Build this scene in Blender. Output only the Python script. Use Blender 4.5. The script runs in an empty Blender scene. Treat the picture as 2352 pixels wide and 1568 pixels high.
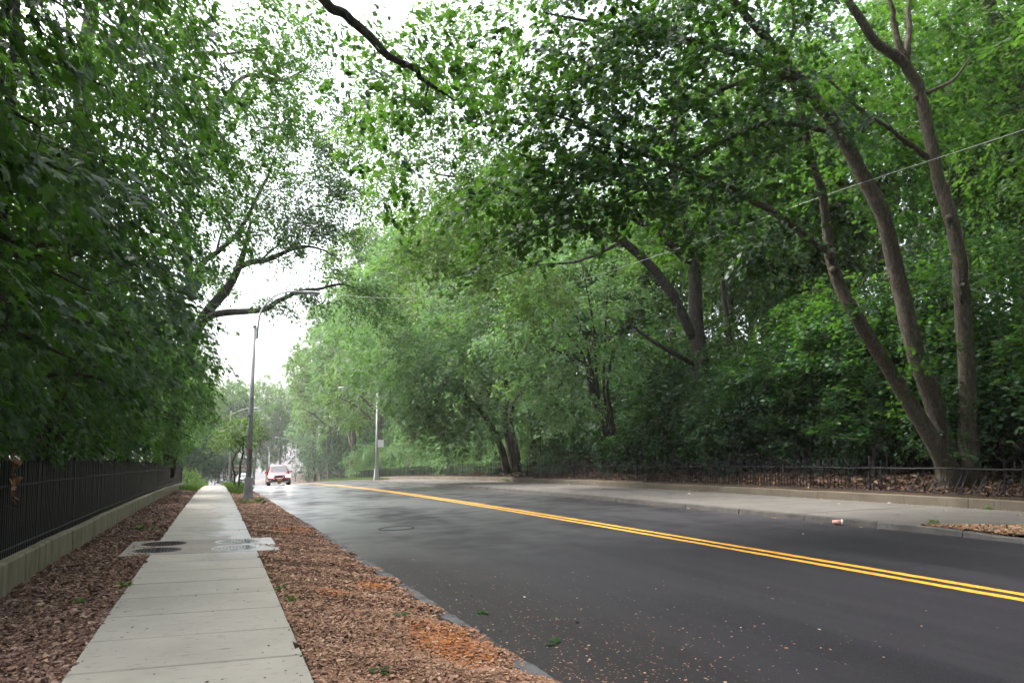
import bpy, math, random
import numpy as np
from mathutils import Vector

random.seed(7)
rng = np.random.default_rng(11)
S = bpy.context.scene
COL = S.collection
R = math.radians

# ------------------------------------------------------------------ camera
FPX = 1700.0                       # focal length in pixels of a 2352-wide picture
PITCH, YAW = R(3.5), math.atan(678 * math.cos(R(3.5)) / FPX)
SHIFT = 164.0                      # lens rise, same pixels
CAM_H = 1.55
cam_d = bpy.data.cameras.new('camera')
cam = bpy.data.objects.new('camera', cam_d)
COL.objects.link(cam)
cam.location = (0, 0, CAM_H)
cam.rotation_euler = (R(90) + PITCH, 0, -YAW)
cam_d.sensor_width = 36.0
cam_d.lens = FPX / 2352 * 36.0
cam_d.shift_y = SHIFT / 2352
cam_d.clip_start = 0.05
cam_d.clip_end = 2000
S.camera = cam
# ------------------------------------------------------------------ sky, sun, exposure
SUN_EL, SUN_AZ = R(56), R(-60)     # high veiled sun on the road's left
wd = bpy.data.worlds.new('World'); S.world = wd; wd.use_nodes = True
nt = wd.node_tree; nt.nodes.clear()
sky = nt.nodes.new('ShaderNodeTexSky'); sky.sky_type = 'NISHITA'; sky.sun_disc = False
sky.sun_elevation = SUN_EL; sky.sun_rotation = SUN_AZ
sky.air_density = 1.0; sky.dust_density = 7.0; sky.ozone_density = 1.0
hs = nt.nodes.new('ShaderNodeHueSaturation'); hs.inputs['Saturation'].default_value = 0.42
bg = nt.nodes.new('ShaderNodeBackground'); bg.inputs[1].default_value = 0.15
wo = nt.nodes.new('ShaderNodeOutputWorld')
nt.links.new(sky.outputs[0], hs.inputs['Color']); nt.links.new(hs.outputs[0], bg.inputs[0]); nt.links.new(bg.outputs[0], wo.inputs[0])
sl = bpy.data.lights.new('sun', 'SUN'); sl.energy = 0.75; sl.angle = R(30); sl.color = (1.0, 0.97, 0.92)
so = bpy.data.objects.new('sun', sl); COL.objects.link(so)
sd = Vector((math.sin(SUN_AZ) * math.cos(SUN_EL), math.cos(SUN_AZ) * math.cos(SUN_EL), math.sin(SUN_EL)))
so.rotation_euler = sd.to_track_quat('Z', 'Y').to_euler(); so.location = (0, 0, 60)
S.view_settings.view_transform = 'Standard'; S.view_settings.look = 'None'
S.view_settings.exposure = 2.3; S.view_settings.gamma = 1.0; S.view_settings.use_curve_mapping = False
S.render.engine = 'CYCLES'
cy = S.cycles
cy.max_bounces = 8; cy.diffuse_bounces = 4; cy.glossy_bounces = 3; cy.transmission_bounces = 6; cy.transparent_max_bounces = 8; cy.volume_bounces = 1
cy.use_denoising = True; cy.caustics_reflective = False; cy.caustics_refractive = False
cy.use_adaptive_sampling = True; cy.adaptive_threshold = 0.03; cy.use_light_tree = False; cy.debug_use_spatial_splits = True
try: cy.denoiser = 'OPENIMAGEDENOISE'
except Exception: pass

# ------------------------------------------------------------------ geometry helpers
_F0 = np.array([math.sin(YAW), math.cos(YAW), 0.0]); _R = np.array([math.cos(YAW), -math.sin(YAW), 0.0]); _U = np.array([0, 0, 1.0])
_F = _F0 * math.cos(PITCH) + _U * math.sin(PITCH); _UC = _U * math.cos(PITCH) - _F0 * math.sin(PITCH)
def at(x, y, d):
    """a world point seen at (x, y) of the 2352x1568 picture, d metres deep"""
    return np.array([0, 0, CAM_H]) + d * (_F + (x - 1176) / FPX * _R + (784 + SHIFT - y) / FPX * _UC)

K = 0.000226
def prof(Y):
    Y = np.asarray(Y, float)
    a = np.clip(Y - 8, 0, 142)
    return -K * a * a - 2 * K * 142 * np.clip(Y - 150, 0, None) * 0.6
WALL_L, WALK_L, WALK_R = -2.25, -0.97, 0.67
KERB_R, WALL_R = 11.45, 15.7
def kerbx(Y): return 2.32 - 0.30 * np.clip(np.asarray(Y, float) / 25, 0, 1)
def roadz(X, Y): return prof(Y) - 0.07 + 0.035 * (np.asarray(X, float) - 2.2)
def walkrz(X, Y): return prof(Y) + roadz(KERB_R, 0) + 0.12 + 0.015 * (np.asarray(X, float) - KERB_R)
def groundz(X, Y):
    """height of the terrain sheet"""
    X = np.asarray(X, float); Y = np.asarray(Y, float)
    z = np.where(X < WALL_L - 0.1, 0.34 + 0.02 * np.clip(-X - 3, 0, 40), -0.16)
    hill = 0.70 + 0.16 * np.clip(X - 16, 0, 6) + 0.38 * np.clip(X - 22, 0, 22) + 0.1 * np.clip(X - 44, 0, 60)
    z = np.where(X > WALL_R + 0.12, hill, z)
    b = 0.12 * np.sin(X * 0.9 + 0.6 * Y) * np.cos(Y * 0.53 - X * .3)
    z = z + np.where((X > WALL_R + 1) | (X < WALL_L - 1), b, 0)
    return prof(Y) + z

def new_mesh(name, verts, polys, mats=(), smooth=False, midx=None, attrs=None):
    """polys: list of int arrays (n,k)"""
    me = bpy.data.meshes.new(name)
    verts = np.asarray(verts, np.float32).reshape(-1, 3)
    polys = [np.asarray(p, np.int32) for p in polys if len(p)]
    me.vertices.add(len(verts)); me.vertices.foreach_set('co', verts.ravel())
    nl = sum(p.size for p in polys); npoly = sum(len(p) for p in polys)
    me.loops.add(nl); me.polygons.add(npoly)
    me.loops.foreach_set('vertex_index', np.concatenate([p.ravel() for p in polys]).astype(np.int32))
    tot = np.concatenate([np.full(len(p), p.shape[1], np.int32) for p in polys])
    st = np.concatenate([[0], np.cumsum(tot)[:-1]]).astype(np.int32)
    me.polygons.foreach_set('loop_start', st)
    try: me.polygons.foreach_set('loop_total', tot)
    except Exception: pass
    me.polygons.foreach_set('use_smooth', np.full(npoly, bool(smooth)))
    if midx is not None: me.polygons.foreach_set('material_index', np.asarray(midx, np.int32))
    if attrs:
        for k, v in attrs.items():
            a = me.attributes.new(k, 'FLOAT', 'FACE'); a.data.foreach_set('value', np.asarray(v, np.float32))
    for m in mats: me.materials.append(m)
    me.update(calc_edges=True)
    return me

class MB:
    def __init__(s): s.v = []; s.p = {}; s.n = 0; s.order = []
    def add(s, verts, faces):
        verts = np.asarray(verts, float).reshape(-1, 3)
        for f in faces: s.p.setdefault(len(f), []).append([i + s.n for i in f])
        s.v.append(verts); s.n += len(verts); return s
    def box(s, c, size, rz=0.0, taper=1.0, bev=0.0):
        hx, hy, hz = [q / 2 for q in size]
        if bev:
            b = bev
            pr = [(-hx + b, -hy), (hx - b, -hy), (hx, -hy + b), (hx, hy - b), (hx - b, hy), (-hx + b, hy), (-hx, hy - b), (-hx, -hy + b)]
            ins = [(x * (hx - b) / hx, y * (hy - b) / hy) for x, y in pr]
            V = [(x, y, -hz) for x, y in pr] + [(x, y, hz - b) for x, y in pr] + [(x, y, hz) for x, y in ins]
            F = [list(range(7, -1, -1)), list(range(16, 24))]
            for k in (0, 8):
                for i in range(8):
                    j = (i + 1) % 8; F.append([k + i, k + j, k + j + 8, k + i + 8])
        else:
            V = [(-hx, -hy, -hz), (hx, -hy, -hz), (hx, hy, -hz), (-hx, hy, -hz)] + [(x * taper, y * taper, hz) for x, y in ((-hx, -hy), (hx, -hy), (hx, hy), (-hx, hy))]
            F = [[3, 2, 1, 0], [4, 5, 6, 7], [0, 1, 5, 4], [1, 2, 6, 5], [2, 3, 7, 6], [3, 0, 4, 7]]
        V = np.array(V); ca, sa = math.cos(rz), math.sin(rz)
        V = np.stack([V[:, 0] * ca - V[:, 1] * sa, V[:, 0] * sa + V[:, 1] * ca, V[:, 2]], 1) + np.asarray(c, float)
        return s.add(V, F)
    def tube(s, pts, rad, sides=8, cap=True, wob=0.0, seed=0):
        pts = np.asarray(pts, float); n = len(pts)
        rad = np.broadcast_to(np.asarray(rad, float), (n,))
        t = np.gradient(pts, axis=0); t /= np.linalg.norm(t, axis=1)[:, None] + 1e-9
        ref = np.array([1.0, 0, 0]) if abs(t[0][0]) < 0.8 else np.array([0, 1.0, 0])
        a = np.cross(t[0], ref); a /= np.linalg.norm(a)
        V = []
        ang = np.arange(sides) / sides * 2 * math.pi
        rs = np.random.default_rng(seed + 5)
        ph = rs.uniform(0, 6.28, 4)
        for i in range(n):
            a = a - t[i] * np.dot(a, t[i]); a /= np.linalg.norm(a) + 1e-9
            b = np.cross(t[i], a)
            w = 1.0
            if wob: w = 1 + wob * (np.sin(3 * ang + ph[0] + i * .25) * .6 + np.sin(5 * ang + ph[1] - i * .4) * .4 + np.sin(2 * ang + ph[2] + i * .7) * .5 + rs.uniform(-.25, .25, sides))
            V.append(pts[i] + (np.cos(ang) * rad[i] * w)[:, None] * a + (np.sin(ang) * rad[i] * w)[:, None] * b)
        V = np.concatenate(V); F = []
        for i in range(n - 1):
            for j in range(sides):
                k = (j + 1) % sides
                F.append([i * sides + j, i * sides + k, (i + 1) * sides + k, (i + 1) * sides + j])
        if cap: F.append(list(range(sides - 1, -1, -1))); F.append([(n - 1) * sides + j for j in range(sides)])
        return s.add(V, F)
    def lathe(s, c, prof_, sides=20):
        V = []; F = []
        ang = np.arange(sides) / sides * 2 * math.pi
        for r, z in prof_:
            V.append(np.stack([np.cos(ang) * r, np.sin(ang) * r, np.full(sides, z)], 1))
        n = len(prof_)
        for i in range(n - 1):
            for j in range(sides):
                k = (j + 1) % sides
                F.append([i * sides + j, i * sides + k, (i + 1) * sides + k, (i + 1) * sides + j])
        F.append(list(range(sides - 1, -1, -1))); F.append([(n - 1) * sides + j for j in range(sides)])
        return s.add(np.concatenate(V) + np.asarray(c, float), F)
    def mesh(s, name, mat, smooth=False, off=(0, 0, 0)):
        v = np.concatenate(s.v) - np.asarray(off, float)
        return new_mesh(name, v, [np.array(f) for f in s.p.values()], [mat], smooth)
    def build(s, name, mat, parent=None, smooth=False):
        off = parent_off(parent)
        return obj(name, s.mesh(name, mat, smooth, off), parent)

def parent_off(p):
    o = np.zeros(3)
    while p is not None:
        o = o + np.array(p.location); p = p.parent
    return o
def obj(name, me, parent=None):
    o = bpy.data.objects.new(name, me); COL.objects.link(o)
    if parent: o.parent = parent
    return o
def tag(o, label=None, cat=None, group=None, kind=None):
    if label: o['label'] = label
    if cat: o['category'] = cat
    if group: o['group'] = group
    if kind: o['kind'] = kind
    return o
def thing(name, label, cat, loc=(0, 0, 0), group=None):
    o = bpy.data.objects.new(name, None); COL.objects.link(o); o.location = tuple(float(q) for q in loc)
    o.empty_display_size = 0.2
    return tag(o, label, cat, group)
def copy_tree(o, parent=None):
    c = o.copy(); COL.objects.link(c)
    if parent: c.parent = parent
    for ch in list(o.children): copy_tree(ch, c)
    return c
def spline(pts, n=6):
    """Catmull-Rom through points (any dimension)"""
    P = np.asarray(pts, float); P = np.vstack([2 * P[0] - P[1], P, 2 * P[-1] - P[-2]])
    out = []
    for i in range(1, len(P) - 2):
        for t in np.linspace(0, 1, n, endpoint=False):
            a, b, c, d = P[i - 1], P[i], P[i + 1], P[i + 2]
            out.append(0.5 * ((2 * b) + (-a + c) * t + (2 * a - 5 * b + 4 * c - d) * t * t + (-a + 3 * b - 3 * c + d) * t ** 3))
    out.append(P[-2]); return np.array(out)

# ------------------------------------------------------------------ materials
def mat(name, col, rough=0.7, spec=0.4, metal=0.0):
    m = bpy.data.materials.new(name); m.use_nodes = True
    b = m.node_tree.nodes['Principled BSDF']
    b.inputs['Base Color'].default_value = (*col, 1); b.inputs['Roughness'].default_value = rough
    b.inputs['Specular IOR Level'].default_value = spec; b.inputs['Metallic'].default_value = metal
    return m
class N:
    """tiny node-graph helper"""
    def __init__(s, m): s.t = m.node_tree; s.b = s.t.nodes.get('Principled BSDF'); s.out = s.t.nodes.get('Material Output')
    def n(s, ty, **kw):
        x = s.t.nodes.new(ty)
        for k, v in kw.items():
            if k in x.inputs: x.inputs[k].default_value = v
            else: setattr(x, k, v)
        return x
    def l(s, a, b): s.t.links.new(a, b)
    def coord(s, scale=(1, 1, 1), which='Object'):
        tc = s.n('ShaderNodeTexCoord'); mp = s.n('ShaderNodeMapping'); mp.inputs['Scale'].default_value = scale
        s.l(tc.outputs[which], mp.inputs[0]); return mp.outputs[0]
    def world(s, scale=(1, 1, 1)):
        g = s.n('ShaderNodeNewGeometry'); mp = s.n('ShaderNodeMapping'); mp.inputs['Scale'].default_value = scale
        s.l(g.outputs['Position'], mp.inputs[0]); return mp.outputs[0]
    def noise(s, vec, scale, detail=4, rough=0.55, dist=0.0):
        x = s.n('ShaderNodeTexNoise'); x.inputs['Scale'].default_value = scale; x.inputs['Detail'].default_value = detail
        x.inputs['Roughness'].default_value = rough; x.inputs['Distortion'].default_value = dist
        s.l(vec, x.inputs['Vector']); return x.outputs['Fac']
    def ramp(s, fac, stops):
        x = s.n('ShaderNodeValToRGB'); e = x.color_ramp.elements
        e[0].position, e[0].color = stops[0][0], (*stops[0][1], 1); e[1].position, e[1].color = stops[-1][0], (*stops[-1][1], 1)
        for p, c in stops[1:-1]:
            q = e.new(p); q.color = (*c, 1)
        s.l(fac, x.inputs[0]); return x.outputs[0]
    def mixc(s, fac, a, b, mode='MIX'):
        x = s.n('ShaderNodeMix', data_type='RGBA', blend_type=mode)
        if hasattr(fac, 'is_linked'): s.l(fac, x.inputs[0])
        else: x.inputs[0].default_value = fac
        for i, q in ((6, a), (7, b)):
            if hasattr(q, 'is_linked'): s.l(q, x.inputs[i])
            else: x.inputs[i].default_value = (*q, 1)
        return x.outputs[2]
    def maprange(s, v, a, b, c, d):
        x = s.n('ShaderNodeMapRange'); s.l(v, x.inputs[0])
        for i, q in enumerate((a, b, c, d)): x.inputs[i + 1].default_value = q
        return x.outputs[0]
    def bump(s, h, strength=0.5, dist=0.02):
        x = s.n('ShaderNodeBump'); x.inputs['Strength'].default_value = strength; x.inputs['Distance'].default_value = dist
        s.l(h, x.inputs['Height']); s.l(x.outputs[0], s.b.inputs['Normal'])
    def col(s, c): s.l(c, s.b.inputs['Base Color'])
    def rough(s, c): s.l(c, s.b.inputs['Roughness'])

def leaf_mat(name, stops, trans=(0.17, 0.40, 0.03), tmix=0.40, rough=0.5, spec=0.22):
    m = mat(name, stops[0][1], rough, spec); g = N(m)
    a = g.n('ShaderNodeAttribute', attribute_name='rnd')
    c = g.ramp(a.outputs['Fac'], stops)
    g.col(c)
    tr = g.n('ShaderNodeBsdfTranslucent')
    tc = g.mixc(0.5, c, trans); g.l(tc, tr.inputs[0])
    mx = g.n('ShaderNodeMixShader'); mx.inputs[0].default_value = tmix
    g.l(g.b.outputs[0], mx.inputs[1]); g.l(tr.outputs[0], mx.inputs[2]); g.l(mx.outputs[0], g.out.inputs[0])
    return m
LEAF_MAPLE = leaf_mat('maple_leaf', [(0, (0.006, 0.027, 0.010)), (0.45, (0.011, 0.050, 0.013)), (0.75, (0.026, 0.088, 0.014)), (1, (0.080, 0.155, 0.018))], rough=.42, spec=.24, tmix=.35)
LEAF_OAK = leaf_mat('oak_leaf', [(0, (0.022, 0.066, 0.016)), (0.6, (0.046, 0.105, 0.021)), (1, (0.11, 0.16, 0.03))])
LEAF_MID = leaf_mat('pale_leaf', [(0, (0.065, 0.145, 0.065)), (0.6, (0.150, 0.235, 0.120)), (1, (0.22, 0.29, 0.13))])
LEAF_YEL = leaf_mat('yellow_green_leaf', [(0, (0.070, 0.130, 0.034)), (0.6, (0.125, 0.185, 0.055)), (1, (0.20, 0.23, 0.07))])
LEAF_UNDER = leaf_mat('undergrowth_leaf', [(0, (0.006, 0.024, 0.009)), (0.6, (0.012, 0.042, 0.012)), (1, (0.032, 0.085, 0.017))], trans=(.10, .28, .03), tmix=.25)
GRASS = leaf_mat('grass_blade', [(0, (0.08, 0.14, 0.03)), (1, (0.15, 0.21, 0.055))], tmix=0.3)
def bark_mat(name, a, b, sc=1.0):
    m = mat(name, a, 0.9, 0.15); g = N(m)
    v = g.world((7 * sc, 7 * sc, 1.6 * sc)); n1 = g.noise(v, 2.4, 6, 0.65, 0.6)
    v2 = g.world((1, 1, 1)); n2 = g.noise(v2, 1.7, 4, 0.6)
    c = g.ramp(n1, [(0.3, tuple(q * 0.45 for q in a)), (0.5, a), (0.72, b)])
    c = g.mixc(g.maprange(n2, .45, .7, 0, .55), c, (0.075, 0.085, 0.05)); g.col(c)
    n4 = g.noise(g.world((16 * sc, 16 * sc, 2.2 * sc)), 2.0, 5, .7, 1.2); c = g.mixc(g.maprange(n4, .38, .5, .75, 0), c, tuple(q * .3 for q in a)); g.col(c)
    g.bump(n4, 1.0, 0.05); return m
BARK = bark_mat('bark_brown', (0.105, 0.088, 0.070), (0.19, 0.168, 0.142))
BARK_D = bark_mat('bark_dark', (0.045, 0.038, 0.034), (0.095, 0.085, 0.075))
BARK_G = bark_mat('bark_grey', (0.11, 0.098, 0.085), (0.20, 0.185, 0.165))
def concrete(name, a, b, wet=False, sc=1.0, streak=False):
    m = mat(name, a, 0.85, 0.3); g = N(m); v = g.world()
    n1 = g.noise(v, 1.3 * sc, 6, 0.6); n2 = g.noise(v, 28 * sc, 5, 0.7); n3 = g.noise(v, 7.5, 3, 0.5)
    c = g.mixc(g.maprange(n1, .3, .7, 0, 1), a, b)
    c = g.mixc(g.maprange(n2, .62, .72, 0, .5), c, tuple(q * .55 for q in a))
    vs = g.world((3, 9, 1)); n5 = g.noise(vs, 2.2, 4, .6)
    c = g.mixc(g.maprange(n5, .60, .68, 0, .6), c, tuple(q * .42 for q in a))
    if streak:
        n7 = g.noise(g.world((3, 3, .35)), 1.6, 5, .65); c = g.mixc(g.maprange(n7, .46, .66, 0, .7), c, tuple(q * .45 for q in a))
    if wet:
        v4 = g.world((1, .42, 1)); n4 = g.noise(v4, 0.9, 3, .5)
        sx = g.n('ShaderNodeSeparateXYZ'); g.l(v, sx.inputs[0])
        yb = g.maprange(sx.outputs[1], 11.5, 13.5, 0, 1); xb = g.maprange(sx.outputs[0], -0.9, 0.6, -.28, .16)
        ad = g.n('ShaderNodeMath', operation='ADD'); g.l(n4, ad.inputs[0]); g.l(xb, ad.inputs[1])
        w = g.maprange(ad.outputs[0], .42, .58, 0, 1)
        mu = g.n('ShaderNodeMath', operation='MULTIPLY'); g.l(w, mu.inputs[0]); g.l(yb, mu.inputs[1])
        c = g.mixc(mu.outputs[0], c, tuple(q * .62 for q in a))
        g.rough(g.maprange(mu.outputs[0], 0, 1, .85, .30))
    g.col(c); g.bump(n2, 0.25, 0.006); return m
CONC = concrete('sidewalk_concrete', (0.355, 0.33, 0.29), (0.43, 0.40, 0.355), wet=True)
CONC_DAMP = concrete('damp_concrete', (0.27, 0.245, 0.215), (0.34, 0.31, 0.275), wet=True)
CONC_WALL = concrete('wall_concrete', (0.28, 0.245, 0.17), (0.35, 0.31, 0.22), streak=True)
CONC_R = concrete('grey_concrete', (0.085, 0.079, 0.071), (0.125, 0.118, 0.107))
WALL_RM = concrete('mossy_concrete', (0.075, 0.062, 0.046), (0.12, 0.103, 0.078))
STONE = concrete('kerb_stone_grey', (0.065, 0.066, 0.069), (0.13, 0.13, 0.138), sc=2.5)
IRON = mat('black_iron', (0.008, 0.008, 0.011), 0.6, 0.2)
def asphalt():
    m = mat('asphalt', (0.05, 0.05, 0.054), 0.5, 0.18); g = N(m); v = g.world()
    n1 = g.noise(g.world((1, .35, 1)), 0.5, 3, .5); n2 = g.noise(v, 90, 3, .8); n3 = g.noise(v, 1.3, 2, .5)
    c = g.mixc(g.maprange(n1, .35, .65, 0, 1), (0.013, 0.012, 0.016), (0.021, 0.019, 0.025))
    n6 = g.noise(v, 38, 2, .6); c = g.mixc(g.maprange(n2, .58, .76, 0, .8), c, (0.15, 0.147, 0.15)); c = g.mixc(g.maprange(n6, .62, .74, 0, .5), c, (0.07, 0.067, 0.07))
    c = g.mixc(g.maprange(n2, .25, .42, .6, 0), c, (0.010, 0.010, 0.012))
    n8 = g.noise(g.world((2.2, .045, 1)), 1.0, 4, .6); c = g.mixc(g.maprange(n8, .42, .62, 0, .45), c, (0.035, 0.033, 0.038))
    sx = g.n('ShaderNodeSeparateXYZ'); g.l(v, sx.inputs[0])
    ad = g.n('ShaderNodeMath', operation='ADD'); g.l(sx.outputs[0], ad.inputs[0])
    n4 = g.noise(v, 1.2, 4, .7); g.l(g.maprange(n4, 0.2, .8, -1.0, 1.0), ad.inputs[1])
    c = g.mixc(g.maprange(ad.outputs[0], 2.2, 4.4, .35, 0), c, (0.042, 0.034, 0.029))
    g.col(c)
    ad2 = g.n('ShaderNodeMath', operation='ADD'); g.l(n1, ad2.inputs[0]); g.l(g.maprange(n3, .3, .7, -.12, .12), ad2.inputs[1])
    wm = g.maprange(ad2.outputs[0], .22, .60, 0, 1); yb = g.maprange(sx.outputs[1], 9, 22, 0.05, 1)
    mu = g.n('ShaderNodeMath', operation='MULTIPLY'); g.l(wm, mu.inputs[0]); g.l(yb, mu.inputs[1])
    g.rough(g.maprange(mu.outputs[0], 0, 1, .60, .50)); g.l(g.maprange(mu.outputs[0], .1, 1, 0, 1), g.b.inputs['Coat Weight']); g.b.inputs['Coat Roughness'].default_value = .40; g.b.inputs['Coat IOR'].default_value = 1.9; g.bump(n2, .12, .004); return m
ASPH = asphalt()
def paint():
    m = mat('yellow_paint', (0.72, 0.36, 0.02), 0.6, .4); g = N(m); v = g.world()
    n = g.noise(v, 34, 4, .7); n2 = g.noise(v, 2.5, 3, .6)
    c = g.mixc(g.maprange(n2, .35, .7, 0, 1), (0.74, 0.37, 0.02), (0.62, 0.29, 0.025))
    n3 = g.noise(v, 120, 2, .7); c = g.mixc(g.maprange(n, .53, .64, 0, .85), c, (0.09, 0.075, 0.055)); c = g.mixc(g.maprange(n3, .55, .7, 0, .5), c, (0.16, 0.11, 0.05)); g.col(c); return m
YELLOW = paint()
def soil(name, a, b, c3):
    m = mat(name, a, .95, .1); g = N(m); v = g.world()
    n = g.noise(v, 22, 6, .75); n2 = g.noise(v, 1.1, 4, .6); n3 = g.noise(v, 70, 3, .8)
    c = g.ramp(n, [(.3, a), (.52, b), (.7, c3)]); c = g.mixc(g.maprange(n2, .4, .7, 0, .5), c, a)
    c = g.mixc(g.maprange(n3, .35, .65, .55, 0), c, tuple(q * .4 for q in a))
    g.col(c); g.bump(n, 1.0, .05); return m
SOIL = soil('mulch_soil', (0.055, 0.035, 0.026), (0.115, 0.070, 0.050), (0.19, 0.12, 0.085))
FOREST = soil('forest_floor', (0.030, 0.022, 0.015), (0.065, 0.043, 0.028), (0.12, 0.08, 0.05))
def chip_mat(name, stops, rough=.8):
    m = mat(name, stops[0][1], rough, .25); g = N(m)
    a = g.n('ShaderNodeAttribute', attribute_name='rnd'); g.col(g.ramp(a.outputs['Fac'], stops)); return m
CHIP = chip_mat('wood_chips', [(0, (0.09, 0.048, 0.032)), (.3, (0.26, 0.140, 0.090)), (.55, (0.43, 0.250, 0.165)), (.74, (0.60, 0.42, 0.29)), (.78, (0.36, 0.115, 0.035)), (1, (0.52, 0.20, 0.06))])
DEADLEAF = chip_mat('dead_leaves', [(0, (0.09, 0.050, 0.038)), (.5, (0.27, 0.160, 0.122)), (.85, (0.50, 0.35, 0.28)), (1, (0.46, 0.26, 0.09))])
LITTER = chip_mat('leaf_litter', [(0, (0.038, 0.022, 0.015)), (.5, (0.095, 0.056, 0.038)), (1, (0.23, 0.15, 0.10))])
TANCHIP = chip_mat('tan_chips', [(0, (0.20, 0.10, 0.05)), (.5, (0.37, 0.21, 0.115)), (1, (0.54, 0.36, 0.22))])
GALV = mat('galvanised_steel', (0.36, 0.37, 0.385), .5, .4, .35)
POSTM = mat('weathered_post_grey', (0.38, 0.38, 0.39), .6, .4, .2)
def dirty(m, dark, sc=6, lo=.5, hi=.7):
    g = N(m); base = tuple(g.b.inputs['Base Color'].default_value)[:3]; n = g.noise(g.world((1, 1, .5)), sc, 5, .65)
    g.col(g.mixc(g.maprange(n, lo, hi, 0, .7), base, dark)); return m
dirty(GALV, (0.22, 0.215, 0.21)); dirty(POSTM, (0.14, 0.13, 0.135), 5)
WHITEP = dirty(mat('white_sheet', (0.78, 0.78, 0.78), .5), (0.6, 0.58, 0.55))
COVER_IRON = mat('cast_iron', (0.10, 0.10, 0.105), .38, .5, .7)

# ------------------------------------------------------------------ terrain and paving
def grid_sheet(name, xs, ys, zf, m, kind='structure', z_off=0.0, smooth=True):
    X, Y = np.meshgrid(xs, ys, indexing='ij'); Z = zf(X, Y) + z_off
    V = np.stack([X, Y, Z], -1).reshape(-1, 3); nx, ny = len(xs), len(ys)
    i, j = np.meshgrid(np.arange(nx - 1), np.arange(ny - 1), indexing='ij'); a = (i * ny + j).ravel()
    F = np.stack([a, a + ny, a + ny + 1, a + 1], 1)
    o = obj(name, new_mesh(name, V, [F], [m], smooth)); tag(o, kind=kind); return o
ys_f = np.concatenate([np.arange(-30, 70, 1.0), np.arange(70, 200, 4.0), np.array([200, 240, 300, 400, 600, 900])])
xs_t = np.concatenate([[-500, -250, -120], np.arange(-60, -3.5, 1.5), [-2.5, -2.34, -2.33, -1, 0, 1, 3, 6, 9, 12, 15, 15.80, 15.84], np.arange(16.5, 60, 1.5), [80, 120, 250, 500]])
g_ = grid_sheet('ground', xs_t, ys_f, groundz, FOREST); tag(g_, 'leaf-strewn woodland ground rising into a bank beyond the road')
rx = np.linspace(0, 1, 12)
X = kerbx(ys_f)[None, :] + (KERB_R + .02 - kerbx(ys_f))[None, :] * rx[:, None]; Y = np.broadcast_to(ys_f, X.shape)
V = np.stack([X, Y, roadz(X, Y)], -1).reshape(-1, 3); ny = len(ys_f)
i, j = np.meshgrid(np.arange(11), np.arange(ny - 1), indexing='ij'); a = (i * ny + j).ravel()
road = obj('road', new_mesh('road', V, [np.stack([a, a + ny, a + ny + 1, a + 1], 1)], [ASPH], True))
tag(road, 'dark damp asphalt road with a double yellow line', kind='structure')
yl = np.arange(-10, 140, .12)
for q in (7.60, 7.86):
    e = rng.normal(0, .006, (2, len(yl))); hw = .062
    V = np.concatenate([np.stack([q - hw + e[0], yl, roadz(q - hw, yl) + .004], 1), np.stack([q + hw + e[1], yl, roadz(q + hw, yl) + .004], 1)])
    n = len(yl); k = np.arange(n - 1)
    o = obj('yellow_line', new_mesh('yellow_line', V, [np.stack([k, k + n, k + n + 1, k + 1], 1)], [YELLOW]), road)

def mulch_z(X, Y):
    X = np.asarray(X); Y = np.asarray(Y)
    b = .018 * np.sin(X * 5.1 + Y * 1.3) * np.sin(Y * 2.7 - X) + .012 * np.sin(Y * 6.3 + X * 7)
    r = prof(Y) - .022 + b
    k = np.clip((X - 1.5) / 0.8, 0, 1) * np.where(X > 0, 1, 0)
    return r - .045 * k
ysm = np.arange(-4, 70, .25)
verge_l = grid_sheet('verge', np.linspace(WALL_L - .05, WALK_L + .04, 9), ysm, mulch_z, SOIL)
tag(verge_l, 'brown leaf-covered strip between the fence wall and the sidewalk')
xx = np.linspace(0, 1, 9); Xv = (WALK_R - .04) + (kerbx(ysm) + .05 - WALK_R + .04)[None, :] * xx[:, None]; Yv = np.broadcast_to(ysm, Xv.shape)
ny = len(ysm); i, j = np.meshgrid(np.arange(8), np.arange(ny - 1), indexing='ij'); a = (i * ny + j).ravel()
verge_r = obj('verge', new_mesh('verge', np.stack([Xv, Yv, mulch_z(Xv, Yv)], -1).reshape(-1, 3), [np.stack([a, a + ny, a + ny + 1, a + 1], 1)], [SOIL], True))
tag(verge_r, 'wood-chip mulch strip between the sidewalk and the road kerb', kind='structure')
verge_far = grid_sheet('verge', np.array([WALL_L - .3, -1.6, WALK_L, 0, WALK_R, 1.3, 2.05]), np.arange(69, 200, 3.0), lambda X, Y: prof(Y) - .05, FOREST)
tag(verge_far, 'grassy ground beside the sidewalk beyond the crest')

# sidewalk slabs
def slab(c, size, m, parent, tilt=(0, 0), name='slab'):
    b = MB(); b.box((0, 0, 0), size, bev=.008); v = b.v[0]
    v[:, 2] += v[:, 0] * tilt[0] + v[:, 1] * tilt[1]
    b.v[0] = v + np.asarray(c, float)
    return b.build(name, m, parent)
walk = thing('sidewalk', 'pale concrete sidewalk running straight along the fence', None); tag(walk, kind='structure')
SL = 1.02; y0 = -3.0
wx, ww = (WALK_L + WALK_R) / 2, WALK_R - WALK_L
M0, M1 = 13.35, 15.55
def walk_run(ya, yb):
    n = max(1, round((yb - ya) / SL)); L = (yb - ya) / n
    for q in range(n):
        yc = ya + (q + .5) * L
        s_ = float(prof(yc + .5) - prof(yc - .5))
        slab((wx + random.uniform(-.002, .002), yc, float(prof(yc)) - .05 + random.uniform(-.003, .003)), (ww, L - .022, .10), CONC, walk, (random.uniform(-.002, .002) - .006, s_ + random.uniform(-.001, .001)))
walk_run(y0, M0); walk_run(M1, 92.0)
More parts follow.
